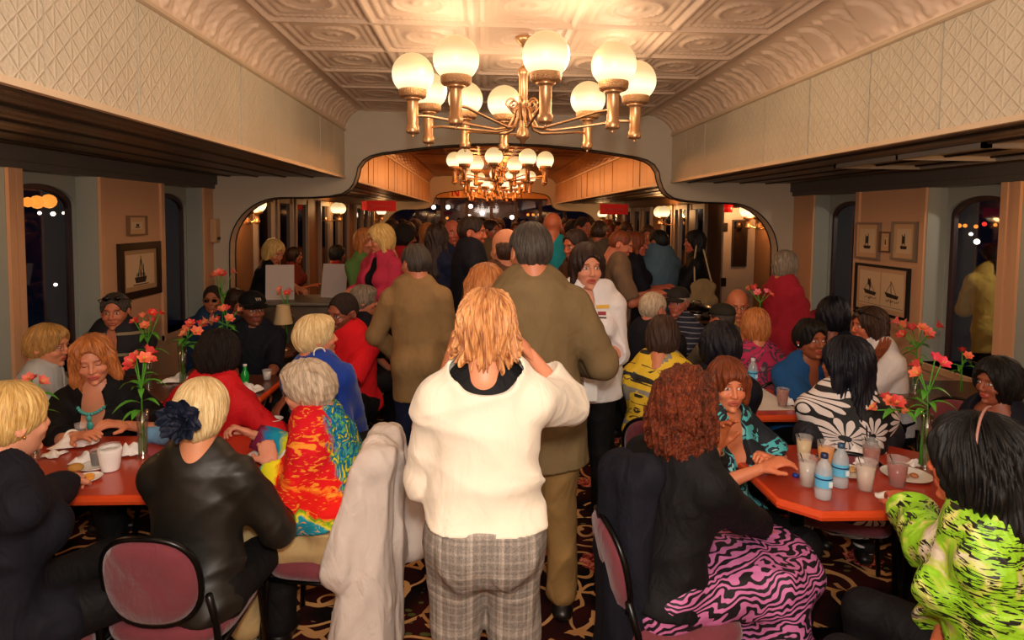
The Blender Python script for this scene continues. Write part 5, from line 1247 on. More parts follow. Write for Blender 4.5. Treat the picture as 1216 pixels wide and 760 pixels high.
# table E
bouquet((-2.05, 3.95, tz), .46, 7, 33, 'dark red lilies in front of the seated man at the left window table', '#e03c34', .035, .09, 6, vase=.2, vlabel='slim vase on the left window table', vr=.02)
bouquet((-1.80, 3.86, tz), .42, 6, 34, 'peach lilies bending beside the blue wrap on the left window table', '#f08c60', .040, .08, 6, lean=(0.06, 0), vase=.3, vlabel='tall vase with green stems on the left window table', vr=.024)
bouquet((-1.70, 4.28, tz), .44, 6, 35, 'salmon lilies left of the man in the black cap', '#f49078', .040, .08, 6, vase=.3)
bouquet((-2.1, 5.2, tz), .60, 5, 36, 'salmon lilies on the small dark table near the far left window', '#f08068', .045, .07, 5, vase=.2)
bouquet((-1.62, 5.3, tz), .46, 5, 37, 'small salmon lilies behind the black cap', '#f0806c', .035, .06, 5, vase=.2)
g = thing('soda_bottle', 'small green soda bottle on the left window table', 'bottle', (-1.52, 4.10, tz)); MB().lathe([(0, .001), (.024, .001), (.028, .01), (.022, .03), (.027, .045), (.026, .07), (.012, .10), (.010, .12), (0, .12)], n=20).build('bottle_body', m_frost('green_pet', '#18a83c', .8, .1), g); MB().lathe([(0, .12), (.012, .12), (.012, .135), (0, .135)], n=14).build('bottle_cap', CHINA, g)
cup((-1.42, 4.22, tz), .07, .032, '#e0d8cc', 'white foam cup at the end of the left window table', False); napkin((-1.45, 3.93, tz), .09, 41, 'crumpled napkin at the right end of the left window table', .35); napkin((-1.50, 4.05, tz), .05, 42, 'folded napkin behind the crumpled one on the left window table', .3)
napkin((-2.0, 4.2, tz), .10, 43, 'white paper spread beneath the left window flowers', .25)
# table C
tag(MB().box((-.20, -.28, 0), (.20, .28, .002)).build('paper_placemat', simple('placemat', '#d8cfc4', .8), None, (1.64, 3.80, tz)), 'white paper sheet covering the middle right table', 'placemat')
cup(on(929, 483, .754), .11, .036, '#a84818', 'amber drink glass at the front of the middle right table', False, .9); cup(on(903, 452, .754), .10, .036, '#c8a888', 'frosted cup beside the folded hands on the middle table', False); cup((1.62, 4.12, .754), .09, .033, '#d8d0c4', 'plain frosted cup at the back of the middle right table', False)
bottle((1.80, 4.05, .754), 'clear water bottle on the middle right table near the blue tee', '#d8d8d8'); bottle((1.50, 3.95, .754), 'water bottle at the left end of the middle right table', '#d8d8d8'); plate((1.72, 4.12, .754), 'plate with crumpled paper on the middle right table', .09, '#d8c0a0'); napkin((1.58, 4.14, .754), .06, 45, 'crumpled napkin at the back of the middle right table', .6); napkin((1.82, 3.62, .754), .05, 46, 'white and red wrapper beside the floral dress', .6)
# table D
bouquet((2.78, 3.86, tz), .42, 9, 51, 'bushy coral and pink lilies under the right window', '#f0746c', .045, .11, 8, vase=.2, vlabel='clear glass vase under the right window', vr=.03)
bouquet((3.02, 3.78, tz), .27, 3, 52, 'sparse dark red blooms trailing right of the window vase', '#a82420', .035, .12, 5, vase=.15)
plate((2.56, 3.98, tz), 'small square plate with pastry on the brown right table', .07, '#d8b080')
bouquet((2.15, 4.75, 0), 1.30, 5, 53, 'tall pink lilies before the red sweater on the right', '#f07888', .04, .08, 4, vase=1.15, vlabel='tall slender glass vase standing before the red sweater', vr=.018)
# left buffet with cards, shades and dishes
b = thing('buffet_counter', 'pale topped buffet counter along the left behind the tables', 'counter', (-1.62, 6.25, 0)); MB().rbox((-.42, -.28, 0), (.42, .28, 1.0), .02).build('cabinet', m_wood('dark_panel', '#3a2a1c', '#54402c', .5), b); MB().rbox((-.46, -.31, 1.0), (.46, .31, 1.035), .01).build('counter_top', simple('counter_top', '#6e6254', .4), b); MB().box((-.36, -.286, .15), (.36, -.281, .85)).build('panel', simple('panel_olive', '#3c3826', .6), b)
for x, y, rz, lab in ((-1.93, 6.12, .25, 'large white card standing before the blonde server'), (-1.47, 6.3, -.2, 'white card standing beside the green cardigan')):
    cd = thing('standing_card', lab, 'card', (x, y, 1.036), rz); MB().add([(-.13, 0, 0), (.13, 0, 0), (.13, .07, .33), (-.13, .07, .33), (-.13, .004, 0), (.13, .004, 0), (.13, .074, .33), (-.13, .074, .33)], [(0, 1, 2, 3), (7, 6, 5, 4), (0, 4, 5, 1), (1, 5, 6, 2), (2, 6, 7, 3), (3, 7, 4, 0)]).build('sheet', simple('card_white', '#b8a8a0', .7), cd); MB().add([(-.03, .15, 0), (.03, .15, 0), (0, .08, .25), (0, .145, 0)], [(0, 1, 2), (0, 2, 3), (1, 3, 2), (0, 3, 1)]).build('prop', simple('card_white', '#b8a8a0', .7), cd)
sh = thing('table_lamp', 'small cream shaded lamp behind the black cap', 'lamp', (-1.60, 5.15, tz)); MB().lathe([(.075, .22), (.05, .37)], n=24, cap=False).build('lamp_shade', simple('shade_cream', '#c8a878', .7), sh); MB().lathe([(0, 0), (.05, 0), (.05, .01), (.012, .025), (.012, .3), (0, .3)], n=16).build('base', BRASS, sh)
# steel serving counter on the right
st = thing('serving_counter', 'steel-edged serving counter with shelves on the right', 'counter', (2.10, 5.88, 0)); m = MB(); m.rbox((-.40, -.20, .88), (.40, .20, .92), .01); m.build('counter_top', STEEL, st)
for q in (-1, 1):
    for p in (-1, 1): MB().tube([(q*.37, p*.17, 0.0), (q*.37, p*.17, .88)], .014, 8).build('leg', STEEL, st)
for z in (.25, .5, .7): MB().box((-.36, -.17, z), (.36, .17, z+.015)).build('shelf', simple('shelf_steel', '#50463c', .35, .7), st)
cf = thing('chafing_dish', 'dark lidded chafing dish on the steel counter', 'dish', (2.05, 5.88, .921)); MB().lathe([(0, 0), (.17, 0), (.19, .04), (.20, .05), (.19, .055), (0, .055)], n=28).build('pan', STEEL, cf); MB().lathe([(.19, .056), (.17, .09), (.10, .12), (0, .13)], n=28).build('lid', simple('lid_dark', '#241a18', .25, .8), cf); MB().tube([(-.04, 0, .125), (-.03, 0, .155), (.03, 0, .155), (.04, 0, .125)], .006, 6).build('handle', STEEL, cf)
# ------------------------------------------------------------------ the people
def HZ(x, y, z): return atZ(x, y, z)
def HY(x, y, Y): return atY(x, y, Y)
def T(p): return (float(p[0]), float(p[1]), float(p[2]), 1)
BLK = cloth('#0b0a0c', .75, wr=.6); BLK2 = cloth('#0e0f1a', .8, wr=.6); NAVY = cloth('#141a34', .8); OLIVE = cloth('#746040', .8, name='olive_jacket', wr=.4); TANJ = cloth('#8e7048', .8, name='tan_jacket', wr=.4)
KHAKI = cloth('#8e6e40', .8); KHAKI2 = cloth('#b89c6c', .8, name='khaki_light'); CREAM = cloth('#ddd2be', .85, .2, name='cream_knit', wr=.35, vary=.03); WHT = cloth('#dcd6d4', .8, name='white_cotton', vary=.04)
REDJ = cloth('#c8141c', .7, name='red_jacket', wr=.8); REDT = cloth('#d0141c', .85); BLUEC = cloth('#123a9c', .75, .2); TURQ = simple('turquoise', '#48a8a0', .3, bump=(60, .3)); WHITEB = simple('white_bead', '#f0e8dc', .3)
LEATH = m_leather(); TIE = m_tiedye(); ZEB = m_zebra(); FBW = m_floral_bw(); FYE = m_floral_yellow(); GRP = m_green_print(); PLAID = m_plaid()
J = dict(sleeve=1.0, neck='collar', t=.022, hem=-.24, wr=.006)
def top(mat, **k): d = dict(mat=mat, sleeve=.35, neck='crew'); d.update(k); return d
def bot(mat, **k): d = dict(mat=mat); d.update(k); return d
TRB = bot(BLK); TRN = bot(NAVY)

# --- standing in the aisle
person('woman seen from behind in a cream sweater and grey plaid trousers', HY(579, 391, 1.95), yaw=2, lean=3, s=.98, w=1.02, bust=.3, hyaw=8, hpitch=-8, headk=.90, near=2, hair=('layered', 'strawberry'), skin='#d8906c',
       top=top(CREAM, sleeve=.78, neck='boat', t=.020, t2=.026, hem=.045, wr=.013, wf=11, under=BLK, ws=(.6, 1, 1.6), name='sweater'), stance=.088, bottom=bot(PLAID, t=.018, t2=.042, wr=.010, wf=18), L=(-.08, .20, -.12), R=T(HY(628, 419, 2.10)), curlR=1.2, elbow=(.5, -.3, -.9),
       extras=[studs()])
person('tall grey-haired man seen from behind in an olive suit jacket', HY(629, 301, 2.85), yaw=4, side=-4, s=1.085, w=1.04, male=True, hyaw=-20, near=2, hair=('short', 'saltpepper'), skin='#c8805c', headk=1.0,
       top=top(OLIVE, **{**J, 'hem': -.24, 't': .024}), bottom=bot(KHAKI, t=.02, t2=.03, wr=.012), L='hang', R=(.04, .24, -.30), elbow=(.7, -.6, -.7))
person('grey-haired man in a tan suit jacket seen from behind on the left of the aisle', HY(493, 314, 4.15), yaw=12, side=-4, s=.985, w=1.0, male=True, hyaw=-38, near=2, hair=('short', 'saltpepper'), skin='#c8805c', headk=1.05,
       top=top(TANJ, **{**J, 'hem': -.25, 'scol': WHT}), bottom=TRN, L=(.05, .20, -.40), R='hang', elbow=(.7, -.4, -.8))
person('long-haired strawberry blonde woman half hidden between the two suited men', HY(576, 345, 3.15), yaw=-25, s=.97, hair=('long', 'copper'), near=1, skin='#d88c64', top=top(cloth('#2a1a14'), sleeve=0, neck='scoop'), bottom=TRB, L=(.16, .1, -.40), R='hang', headk=1.05)
person('bald man whose cheek shows left of the tall grey-haired man', HY(600, 297, 3.9), yaw=20, hyaw=-30, s=1.06, male=True, hair=('fringe', 'brown'), near=1, skin='#cc8460', top=top(cloth('#5a3a28')), bottom=TRB, L='hang', R='hang')
wb_ = person('woman in a white polo with a yellow name badge facing the camera', HY(697, 318, 3.55), yaw=186, lean=4, s=.98, w=1.22, hyaw=172, hpitch=-6, near=2, hair=('bob', 'darkbrown'), skin='#d49070', mouth=.003, headk=1.08,
       top=top(WHT, sleeve=.55, neck='v', t=.02, t2=.035, hem=-.12, wr=.012), bottom=TRB, R=(-.02, .30, -.28), L=(-.10, .30, -.25), curlL=1.1, curlR=1.1)
def on_chest(i, dx, dz, w, h, mat, name, off=.165):
    from mathutils.bvhtree import BVHTree
    sh = next(o for o in i['root'].children if o.name.startswith('shirt')).data; bv = BVHTree.FromPolygons([v.co for v in sh.vertices], [tuple(p.vertices) for p in sh.polygons])
    m = MB(); o_ = i['N']-i['S']*dz+i['Rt']*dx+i['Ft']*.5; ht = bv.ray_cast(Vector(o_), Vector(-i['Ft'])); c = np.array(ht[0]); f = np.array(ht[1]); f = f if f@i['Ft'] > 0 else -f; f = unit(f); r = unit(np.cross(i['S'], f))*-1; r = r if r@i['Rt'] > 0 else -r; u = unit(np.cross(f, r)); u = u if u@i['S'] > 0 else -u
    q = [c+r*a*w+u*b*h+f*d for d in (0, .006) for a, b in ((-.5, -.5), (.5, -.5), (.5, .5), (-.5, .5))]
    m.add(q, [(3, 2, 1, 0), (4, 5, 6, 7), (0, 1, 5, 4), (1, 2, 6, 5), (2, 3, 7, 6), (3, 0, 4, 7)]); return m.build(name, mat, i['root'])
on_chest(wb_, -.085, .050, .075, .020, simple('badge_gold', '#d8a838', .5), 'name_badge', .158); on_chest(wb_, -.080, .085, .045, .020, simple('badge_red', '#8a2028', .6), 'emblem', .162); on_chest(wb_, -.080, .106, .05, .006, simple('badge_dark', '#2a2024', .6), 'emblem_line', .166)
_p = wb_['base']+wb_['WR'][-1]+np.array([-.05, -.05, -.10]); tag(MB().box((-.035, -.004, -.11), (.035, .004, .10)).build('folded_napkin', PAPER, None, _p), 'white napkin held by the woman in the white polo', 'napkin')

# --- front left table
person('blonde woman with a red hair flower at the left edge, seen from behind in black', HZ(12, 503, 1.17), yaw=38, sit=True, lean=6, hyaw=28, s=1.0, near=2, hair=('updo', 'blonde'), skin='#e0a080', w=1.1, brow='#8a6040', headk=1.03,
       top=top(BLK2, neck='scoop', sleeve=.8, t=.014, hem=-.1), bottom=TRB, R=T(HZ(92, 566, .80)), L=(-.05, .20, -.42), curlR=.9, extras=[studs(), flower_pin((.085, -.135, .05), '#d82838', .06)])
person('woman in a black leather jacket with a navy hair flower, seen from behind', HZ(240, 492, 1.115), yaw=4, sit=True, lean=5, s=.99, w=.98, near=2, hyaw=-4, hair=('chignon', 'platinum'), skin='#d8946c', headk=1.02,
       top=top(LEATH, neck='crew', sleeve=1.0, t=.022, hem=-.05, wr=.010, wf=9, name='leather_jacket'), bottom=TRB, L='lap', R=(.02, .30, -.24), elbow=(.55, -.2, -.7),
       extras=[flower_pin((-.010, -.155, .02), '#141a2c', .076, layers=4), necklace(simple('collar_beads', '#c8c4bc', .2, .8), .0035, .088, .082, -.03, off=-.02)])
person('white-haired woman in a red and blue tie-dye sweatshirt eating at the table', HZ(366, 464, 1.10), yaw=-82, sit=True, lean=16, s=.98, w=1.18, near=2, hyaw=-78, hpitch=-14, hair=('puff', 'silver'), skin='#d99678', lip='#b04a48', brow='#a08068', headk=1.0, shoes='#8c8068', bust=.7, belly=.12,
       top=top(TIE, sleeve=.95, t=.022, t2=.03, hem=.11, wr=.010, name='sweatshirt'), bottom=bot(KHAKI2, t=.02, t2=.03, len=.92, wr=.012), L=T(HZ(322, 550, .81)), R=T(HZ(300, 516, .84)), curlL=.9, curlR=.9, extras=[glasses('#a08870'), studs()])
person('smiling copper-haired woman in black with a turquoise necklace', HZ(112, 428, 1.085), yaw=172, sit=True, lean=14, s=1.04, w=1.05, near=2, hyaw=158, hpitch=-14, hroll=6, hair=('flip', 'copper'), skin='#dc9470', eyes='shut', lip='#c04848', brow='#8a5030', headk=.96,
       top=top(BLK, sleeve=.72, neck='deepv', t=.012, hem=-.1), bottom=TRB, R=T(HZ(92, 518, .80)), L=T(HZ(150, 505, .80)), curlR=.3, elbow=(.9, -.2, -.6),
       extras=[necklace(TURQ, .009, .085, .080, .085, TURQ, off=.045), studs(WHITEB, .007), bracelet(1, WHITEB, .006, .82)])
person('woman with short blonde hair and a white jacket in profile by the left window', HZ(57, 412, 1.08), yaw=70, sit=True, lean=10, s=1.0, w=1.1, near=2, hyaw=86, hpitch=-8, hair=('pixie', 'sandy'), skin='#d88e68', extras=[glasses('#907060')],
       top=top(cloth('#b0b4b4', name='pale_jacket'), sleeve=1.0, neck='collar', t=.022), bottom=TRB, L='table', R='lap')
person('man in a dark striped shirt with sunglasses pushed up on his head', HY(137, 371, 4.55), yaw=172, sit=True, lean=2, s=1.0, male=True, w=1.15, near=2, hyaw=165, hair=('short', 'saltpepper'), skin='#c87854', headk=1.06,
       top=top(m_stripe('#15131a', '#8a7a5c', 7, .14), sleeve=1.0, neck='v', t=.02), bottom=TRB, L='table', R='table', extras=[sunglasses_on_head, lambda i: MB().tube(neck_ring(i, .075, .08, .26, .05)[8:-8], .004, 6).build('lanyard', simple('lanyard', '#b0b4c0', .6), i['root'])])
person('woman in a red jacket with dark hair, seen from behind', HZ(260, 422, 1.085), yaw=15, sit=True, lean=20, s=1.0, w=1.15, near=2, hair=('big', 'darkcurl'), hyaw=0, skin='#9a5a3c', headk=1.0,
       top=top(REDJ, sleeve=1.0, neck='collar', t=.026, wr=.014, wf=12, name='jacket'), bottom=TRB, L=(.12, .25, -.28), R=(.10, .25, -.28), elbow=(.9, -.2, -.5))
person('man in a black cap and black polo at the left window table', HY(300, 368, 4.85), yaw=160, sit=True, lean=4, s=1.0, male=True, near=2, hyaw=140, hair=('buzz', 'buzz'), skin='#8e5236', headk=1.05, beard='#2a1810',
       top=top(BLK2, neck='crew', sleeve=.5), bottom=TRB, L='table', R='table', extras=[cap_hat('#0b0b0c', 0, '#b8a890')])
person('short-haired blonde woman in a royal blue cardigan with a white hoop earring', HZ(376, 402, 1.17), yaw=18, side=-9, sit=True, lean=4, s=1.0, w=1.08, near=2, hyaw=62, hpitch=2, hair=('pixie', 'platinum'), skin='#d88c68', headk=1.0,
       top=top(BLUEC, sleeve=1.0, t=.018, name='cardigan'), bottom=TRB, L='lap', R='lap', extras=[hoops(.030, WHITEB, .004)])
person('smiling man in a red T-shirt and glasses leaning in', HY(407, 372, 4.3), yaw=200, sit=True, lean=10, s=1.0, male=True, w=1.15, near=2, hyaw=212, hpitch=-14, hroll=-6, hair=('buzz', 'buzz'), skin='#94533a', headk=1.10, beard='#2a1810',
       top=top(REDT, sleeve=.45, t=.018, name='t_shirt'), bottom=TRB, L='table', R='tablew', extras=[glasses('#403430')])
person('grey-haired woman in glasses and a dark vest beyond the man in red', HY(432, 358, 5.1), yaw=60, sit=True, lean=4, s=1.0, near=1, hyaw=75, hair=('pixie', 'grey'), skin='#c87c5c', top=top(BLK2, sleeve=.4), bottom=TRB, R='table', L='lap', extras=[glasses('#302020')])
person('man in dark glasses and a blue jacket beside the left arch', HY(253, 356, 5.6), yaw=170, sit=True, s=1.0, male=True, near=1, hair=('buzz', 'buzz'), skin='#a4603f', top=top(cloth('#1c3450'), sleeve=1.0, neck='collar'), bottom=TRB, L='table', R='table', extras=[glasses('#1a1412', True)])
person('person in grey seated behind the man in dark glasses', HY(281, 358, 6.3), yaw=120, sit=True, s=1.0, near=0, hair=('bob', 'brown'), skin='#a4603f', top=top(cloth('#38404a')), bottom=TRB, L='lap', R='lap')
# --- left buffet
person('blonde server in black reaching over the left buffet', HY(325, 300, 6.75), yaw=95, lean=18, s=.98, near=1, hyaw=120, hpitch=-25, hair=('bob', 'blonde'), skin='#c87c54', headk=1.1, top=top(BLK), bottom=TRB, L=T(HY(356, 343, 6.5)), R=T(HY(364, 347, 6.3)), elbow=(.3, -.3, -.9))
person('woman in a green cardigan with hair across her face', HY(434, 288, 6.15), yaw=125, s=1.0, near=1, hair=('bob', 'copper'), skin='#c87c5c', top=top(cloth('#5a7c3c', name='green_cardigan'), sleeve=1.0, name='cardigan', neck='cardigan', t=.02, under=BLK), bottom=TRB, L='hold', R='hold', headk=1.04)
person('blonde woman in a pink cardigan and low-cut black dress', HY(452, 285, 5.6), yaw=215, s=1.02, w=1.05, near=1, hyaw=240, hpitch=-14, hair=('bob', 'blonde'), skin='#d08660', headk=1.06, top=top(cloth('#b8304c', name='pink_cardigan'), sleeve=.9, neck='cardigan', t=.018, name='cardigan', under=BLK), bottom=TRB, L='hold', R='hold')
person('dark-haired person in deep red near the far left windows', HY(401, 302, 8.2), yaw=60, s=.92, near=0, hair=('bob', 'black'), skin='#a4603f', top=top(cloth('#7c1a20')), bottom=TRB, L='hold', R='hold')
person('person in orange red bent behind the blonde server', HY(350, 304, 8.6), yaw=90, s=.92, near=0, hair=('bob', 'darkbrown'), skin='#a4603f', top=top(cloth('#6c2418')), bottom=TRB, L='hold', R='hold')

# --- front right table
person('woman with big curly auburn hair in black and a pink zebra skirt, turned away', HZ(815, 482, 1.17), yaw=72, sit=True, lean=8, s=1.03, w=1.08, twist=-14, near=2, hyaw=45, hpitch=-6, hair=('curly', 'redcurl'), skin='#a85c34', headk=.98,
       top=top(BLK, sleeve=.92, neck='scoop', t=.016, hem=-.02), bottom=bot(ZEB, skirt=.14, name='skirt', t=.012, wr=.010), L=T(HZ(850, 532, 1.00)), R=T(HZ(908, 625, .62)), curlL=.5, curlR=.6, extras=[bracelet(1, simple('cuff_cream', '#d8d09c', .4), .006, .97, .036), bracelet(-1, SILV, .004, .95)])
person('auburn-haired woman with bangs in a blue print top, arms on the table', HZ(864, 458, 1.09), yaw=158, sit=True, lean=8, s=1.0, w=1.1, near=2, hyaw=182, hpitch=-4, hair=('bangs', 'auburn'), skin='#d8845c', lip='#b04a40', headk=.97,
       top=top(m_blob('teal_print', ['#101a24', '#101a24', '#4ab0b4', '#16283c', '#90d0cc']), sleeve=.3, neck='deepv', t=.016, hem=-.1), bottom=TRB, L=T(HZ(915, 545, .80)), R=T(HZ(905, 556, .81)), curlL=.9, curlR=.6, elbow=(.9, -.1, -.6))
person('woman in a lime green printed blouse with very long black hair, seen from behind', HZ(1160, 556, 1.12), yaw=-48, sit=True, lean=10, s=1.02, w=1.25, near=2, hyaw=-34, hair=('longbig', 'black'), skin='#d06c48', headk=1.12,
       top=top(GRP, sleeve=.85, neck='crew', t=.030, t2=.05, wr=.020, wf=10, hem=-.12, name='blouse'), bottom=TRB, L=T(HZ(1075, 600, .84)), R=(-.16, .12, -.36), elbow=(.8, .1, -.6), extras=[lambda i: MB().tube([hp_(i, (.10*math.sin(a), -.03+.0*a, .035+.128*math.cos(a))) for a in np.linspace(-1.2, .2, 12)], .004, 6).build('hair_band', simple('hair_band', '#9a6c60', .4), i['root'])])
person('woman with short black hair and a white beaded necklace in profile on the right', HZ(1184, 455, 1.10), yaw=-110, sit=True, lean=6, s=1.0, w=1.08, near=2, hyaw=-98, hpitch=-6, hair=('big', 'black'), skin='#8a4a30', headk=.86,
       top=top(BLK2, sleeve=0, neck='scoop', t=.012), bottom=TRB, L='table', R='table', extras=[necklace(WHITEB, .010, .080, .075, .02, off=.02), necklace(WHITEB, .005, .085, .09, .16, off=.05)])
person('woman with long straight black hair in a black and white floral dress, from behind', HZ(1005, 434, 1.14), yaw=25, sit=True, lean=4, s=1.0, w=1.1, near=2, hyaw=-30, hair=('long', 'blueblack'), skin='#9a5638', headk=1.08,
       top=top(FBW, sleeve=.3, neck='crew', t=.02, t2=.03, wr=.010, hem=-.2, name='dress'), bottom=bot(FBW), L='lap', R='table')
person('woman in a blue T-shirt talking with an open palm raised', HZ(963, 404, 1.11), yaw=172, sit=True, lean=10, s=1.0, near=2, hyaw=172, hpitch=-2, hair=('pixie', 'black'), skin='#95502f', mouth=.002, headk=.98,
       top=top(cloth('#1a4a7c'), sleeve=.3, neck='v', t=.016), bottom=TRB, L=T(HY(1040, 424, 3.42)), R='table', palmL=(0, 0, 1), curlL=.15, elbow=(.1, -.2, -1), extras=[studs(WHITEB)])
person('woman in a white T-shirt with tied-back dark hair in profile, right side', HZ(1032, 388, 1.15), yaw=-95, sit=True, lean=14, s=1.0, w=1.25, near=2, hyaw=-85, hair=('long', 'brown'), skin='#c86a48', headk=1.0,
       top=top(WHT, sleeve=.35, t=.02), bottom=TRB, L='table', R='table', extras=[sunglasses_on_head])
person('person with black hair facing the window behind the woman in blue', HY(990, 376, 4.35), yaw=40, sit=True, s=1.0, near=1, hair=('big', 'blueblack'), skin='#7c4028', top=top(BLK2), bottom=TRB, L='lap', R='lap')
person('woman in a yellow floral blouse with smooth brown hair, seen from behind', HZ(787, 402, 1.16), yaw=22, sit=True, lean=12, s=1.0, w=1.15, near=2, hyaw=30, hpitch=-16, hair=('bob', 'brown'), skin='#d08058',
       top=top(FYE, sleeve=.6, t=.022, t2=.03, wr=.012, hem=-.16, name='blouse'), bottom=TRB, L='lap', R='table', headk=1.0)
person('dark-clothed person with full black hair behind the curly-haired woman', HZ(856, 412, 1.15), yaw=25, sit=True, lean=8, s=1.0, near=1, hair=('big', 'blueblack'), skin='#7c4028', top=top(BLK2, sleeve=1.0), bottom=TRB, L='lap', R='table', headk=1.0)
person('man in a grey suit and dark flat cap turned to the left', HY(857, 380, 4.8), yaw=-20, sit=True, lean=8, s=1.04, male=True, w=1.2, near=2, headk=.92, hyaw=-35, hair=('buzz', 'saltpepper'), skin='#c87050', top=top(cloth('#6a5e4c'), **J), bottom=TRB, L='table', R=(.10, .32, -.22), elbow=(.9, -.2, -.5), extras=[cap_hat('#2c2820')])
person('balding man in a dark jacket seen from behind at the middle right', HY(776, 368, 4.5), yaw=30, sit=True, lean=6, s=1.0, male=True, w=1.1, near=1, hyaw=60, hair=('short', 'silver'), skin='#c8785c', top=top(BLK2, **J), bottom=TRB, L='table', R='table')
person('man in a brimmed hat and striped navy shirt', HY(805, 360, 5.2), yaw=-130, sit=True, lean=2, s=1.0, male=True, near=1, hyaw=-140, hair=('short', 'silver'), skin='#c87058', top=top(m_stripe('#14162a', '#8c8a94', 26, .16), sleeve=.5), bottom=TRB, L='table', R='table', extras=[cap_hat('#2a2624')])
person('older man with glasses in a yellow shirt facing the camera', HY(876, 363, 5.2), yaw=185, sit=True, lean=6, s=1.0, male=True, near=1, hyaw=195, hpitch=-14, hair=('fringe', 'copper'), skin='#d07c54', headk=1.1, top=top(cloth('#a08440'), sleeve=.5, neck='collar'), bottom=TRB, L='table', R='table', extras=[glasses()])
person('woman with a straight copper bob in a magenta and grey camouflage top', HY(897, 388, 4.3), yaw=-10, sit=True, lean=6, s=1.0, near=2, hyaw=10, hair=('bob', 'copper'), skin='#d08058', top=top(m_blob('magenta_camo', ['#b01c50', '#b01c50', '#4c3040', '#c02860', '#3c2838']), sleeve=.6), bottom=TRB, L='lap', R='table')
person('grey-brown haired woman in a red sweater standing by the right arch', HY(933, 316, 5.0), yaw=80, s=.95, near=1, hyaw=60, w=1.15, hair=('bob', 'grey'), skin='#c87858', top=top(cloth('#9c1c2c'), sleeve=1.0, t=.022, hem=-.2), bottom=TRN, L='hold', R='hold', headk=1.02)
person('person in a yellow shirt outside the right window', HY(1182, 306, 5.25), yaw=15, lean=12, hpitch=-35, s=.98, male=True, near=1, hair=('short', 'black'), skin='#20120c', top=top(cloth('#c8a850'), **{**J, 'hem': -.2}), bottom=TRB, L='hold', R='hold', w=1.15)
# --- aisle crowd, nearer rows
person('man in a light blue shirt seen from behind near the right doors', HY(781, 288, 6.5), yaw=-20, s=1.02, w=1.3, male=True, near=1, hyaw=-40, hair=('short', 'black'), skin='#a4603f', top=top(cloth('#4c6474'), sleeve=.5, t=.03, hem=-.18), bottom=TRN, L='hold', R='hold')
lb = person('long-haired woman in black with a cream shoulder bag, eating', HY(825, 288, 6.6), yaw=-75, s=.98, near=1, hyaw=-80, hair=('long', 'black'), skin='#b45c44', top=top(BLK, sleeve=1.0, hem=-.3, t=.02), bottom=TRB, L=(-.10, .26, -.08), R=(-.12, .26, -.06))
_b = thing('shoulder_bag', 'cream shoulder bag hanging from the long-haired woman in black', 'bag', lb['base']+np.array([.0, -.24, 1.02])); V, Q = solid([CAP((-.11, 0, 0), (.11, 0, 0), .055, .055, (0, 1, 0), .7, k=.02), CAP((-.09, 0, .14), (.09, 0, .14), .05, .05, (0, 1, 0), .5, k=.05), CAP((0, 0, .02), (0, 0, .13), .11, .10, (0, 1, 0), .35, k=.04)], .010, wrinkle(3, .006, 20)); link_mesh('bag_body', np_mesh('bag', V, Q), cloth('#8c7450', name='bag_cream'), _b)
MB().tube([(-.09, 0, .17), (-.08, .06, .40), (-.02, .17, .60), (.0, .22, .62), (.05, .15, .50), (.09, 0, .17)], .009, 6).build('strap', simple('strap_cream', '#b89c74', .6), _b)
person('short-haired man in a tan T-shirt looking down to the right', HY(737, 291, 5.3), yaw=95, s=.98, male=True, near=1, hyaw=110, hpitch=-20, hair=('buzz', 'auburn'), skin='#c07050', top=top(cloth('#6c5440'), sleeve=.4), bottom=TRB, L='hold', R='hold')
person('person with swept brown hair behind the man in tan', HY(756, 291, 6.2), yaw=100, s=.97, near=1, hyaw=110, hair=('bob', 'auburn'), skin='#b86048', top=top(BLK2, sleeve=.4), bottom=TRB, L='hold', R='hold')
person('bald man in a teal shirt seen from behind in the aisle', HY(656, 270, 5.7), yaw=10, s=1.07, male=True, near=1, hair=None, skin='#b8603c', top=top(cloth('#187c84'), sleeve=.5), bottom=TRB, L='hang', R='hold')
person('man with dark hair eating left of the woman in the white polo', HY(683, 292, 5.0), yaw=-110, s=1.02, male=True, near=1, hyaw=-125, hpitch=-16, hair=('short', 'darkbrown'), skin='#b8603c', top=top(cloth('#4a2c1c')), bottom=TRB, L='hold', R='hold')
person('man in a black polo shirt holding a plate in the aisle', HY(561, 277, 5.0), yaw=80, s=1.04, male=True, w=1.2, near=1, hyaw=100, hair=('short', 'darkbrown'), skin='#b8603c', top=top(BLK2, sleeve=.45, hem=-.14), bottom=TRB, L=(-.08, .30, -.22), R=(-.08, .32, -.18))
person('bald man behind the man in the black polo', HY(537, 277, 6.3), yaw=160, s=1.04, male=True, near=1, hair=None, skin='#b85c44', top=top(NAVY), bottom=TRB, L='hang', R='hold')
person('woman with long dark hair in navy near the man in black polo', HY(519, 283, 5.7), yaw=40, s=1.0, near=1, hyaw=20, hair=('long', 'darkbrown'), skin='#b8603c', top=top(NAVY, sleeve=1.0, hem=-.14), bottom=TRB, L='hold', R='hold')
person('dark-haired person in a red shirt left of the aisle crowd', HY(481, 283, 6.4), yaw=100, s=1.02, male=True, near=1, hyaw=80, hair=('afro', 'darkcurl'), skin='#7a3c24', top=top(cloth('#a01820'), sleeve=.5), bottom=TRB, L='hold', R='hold')
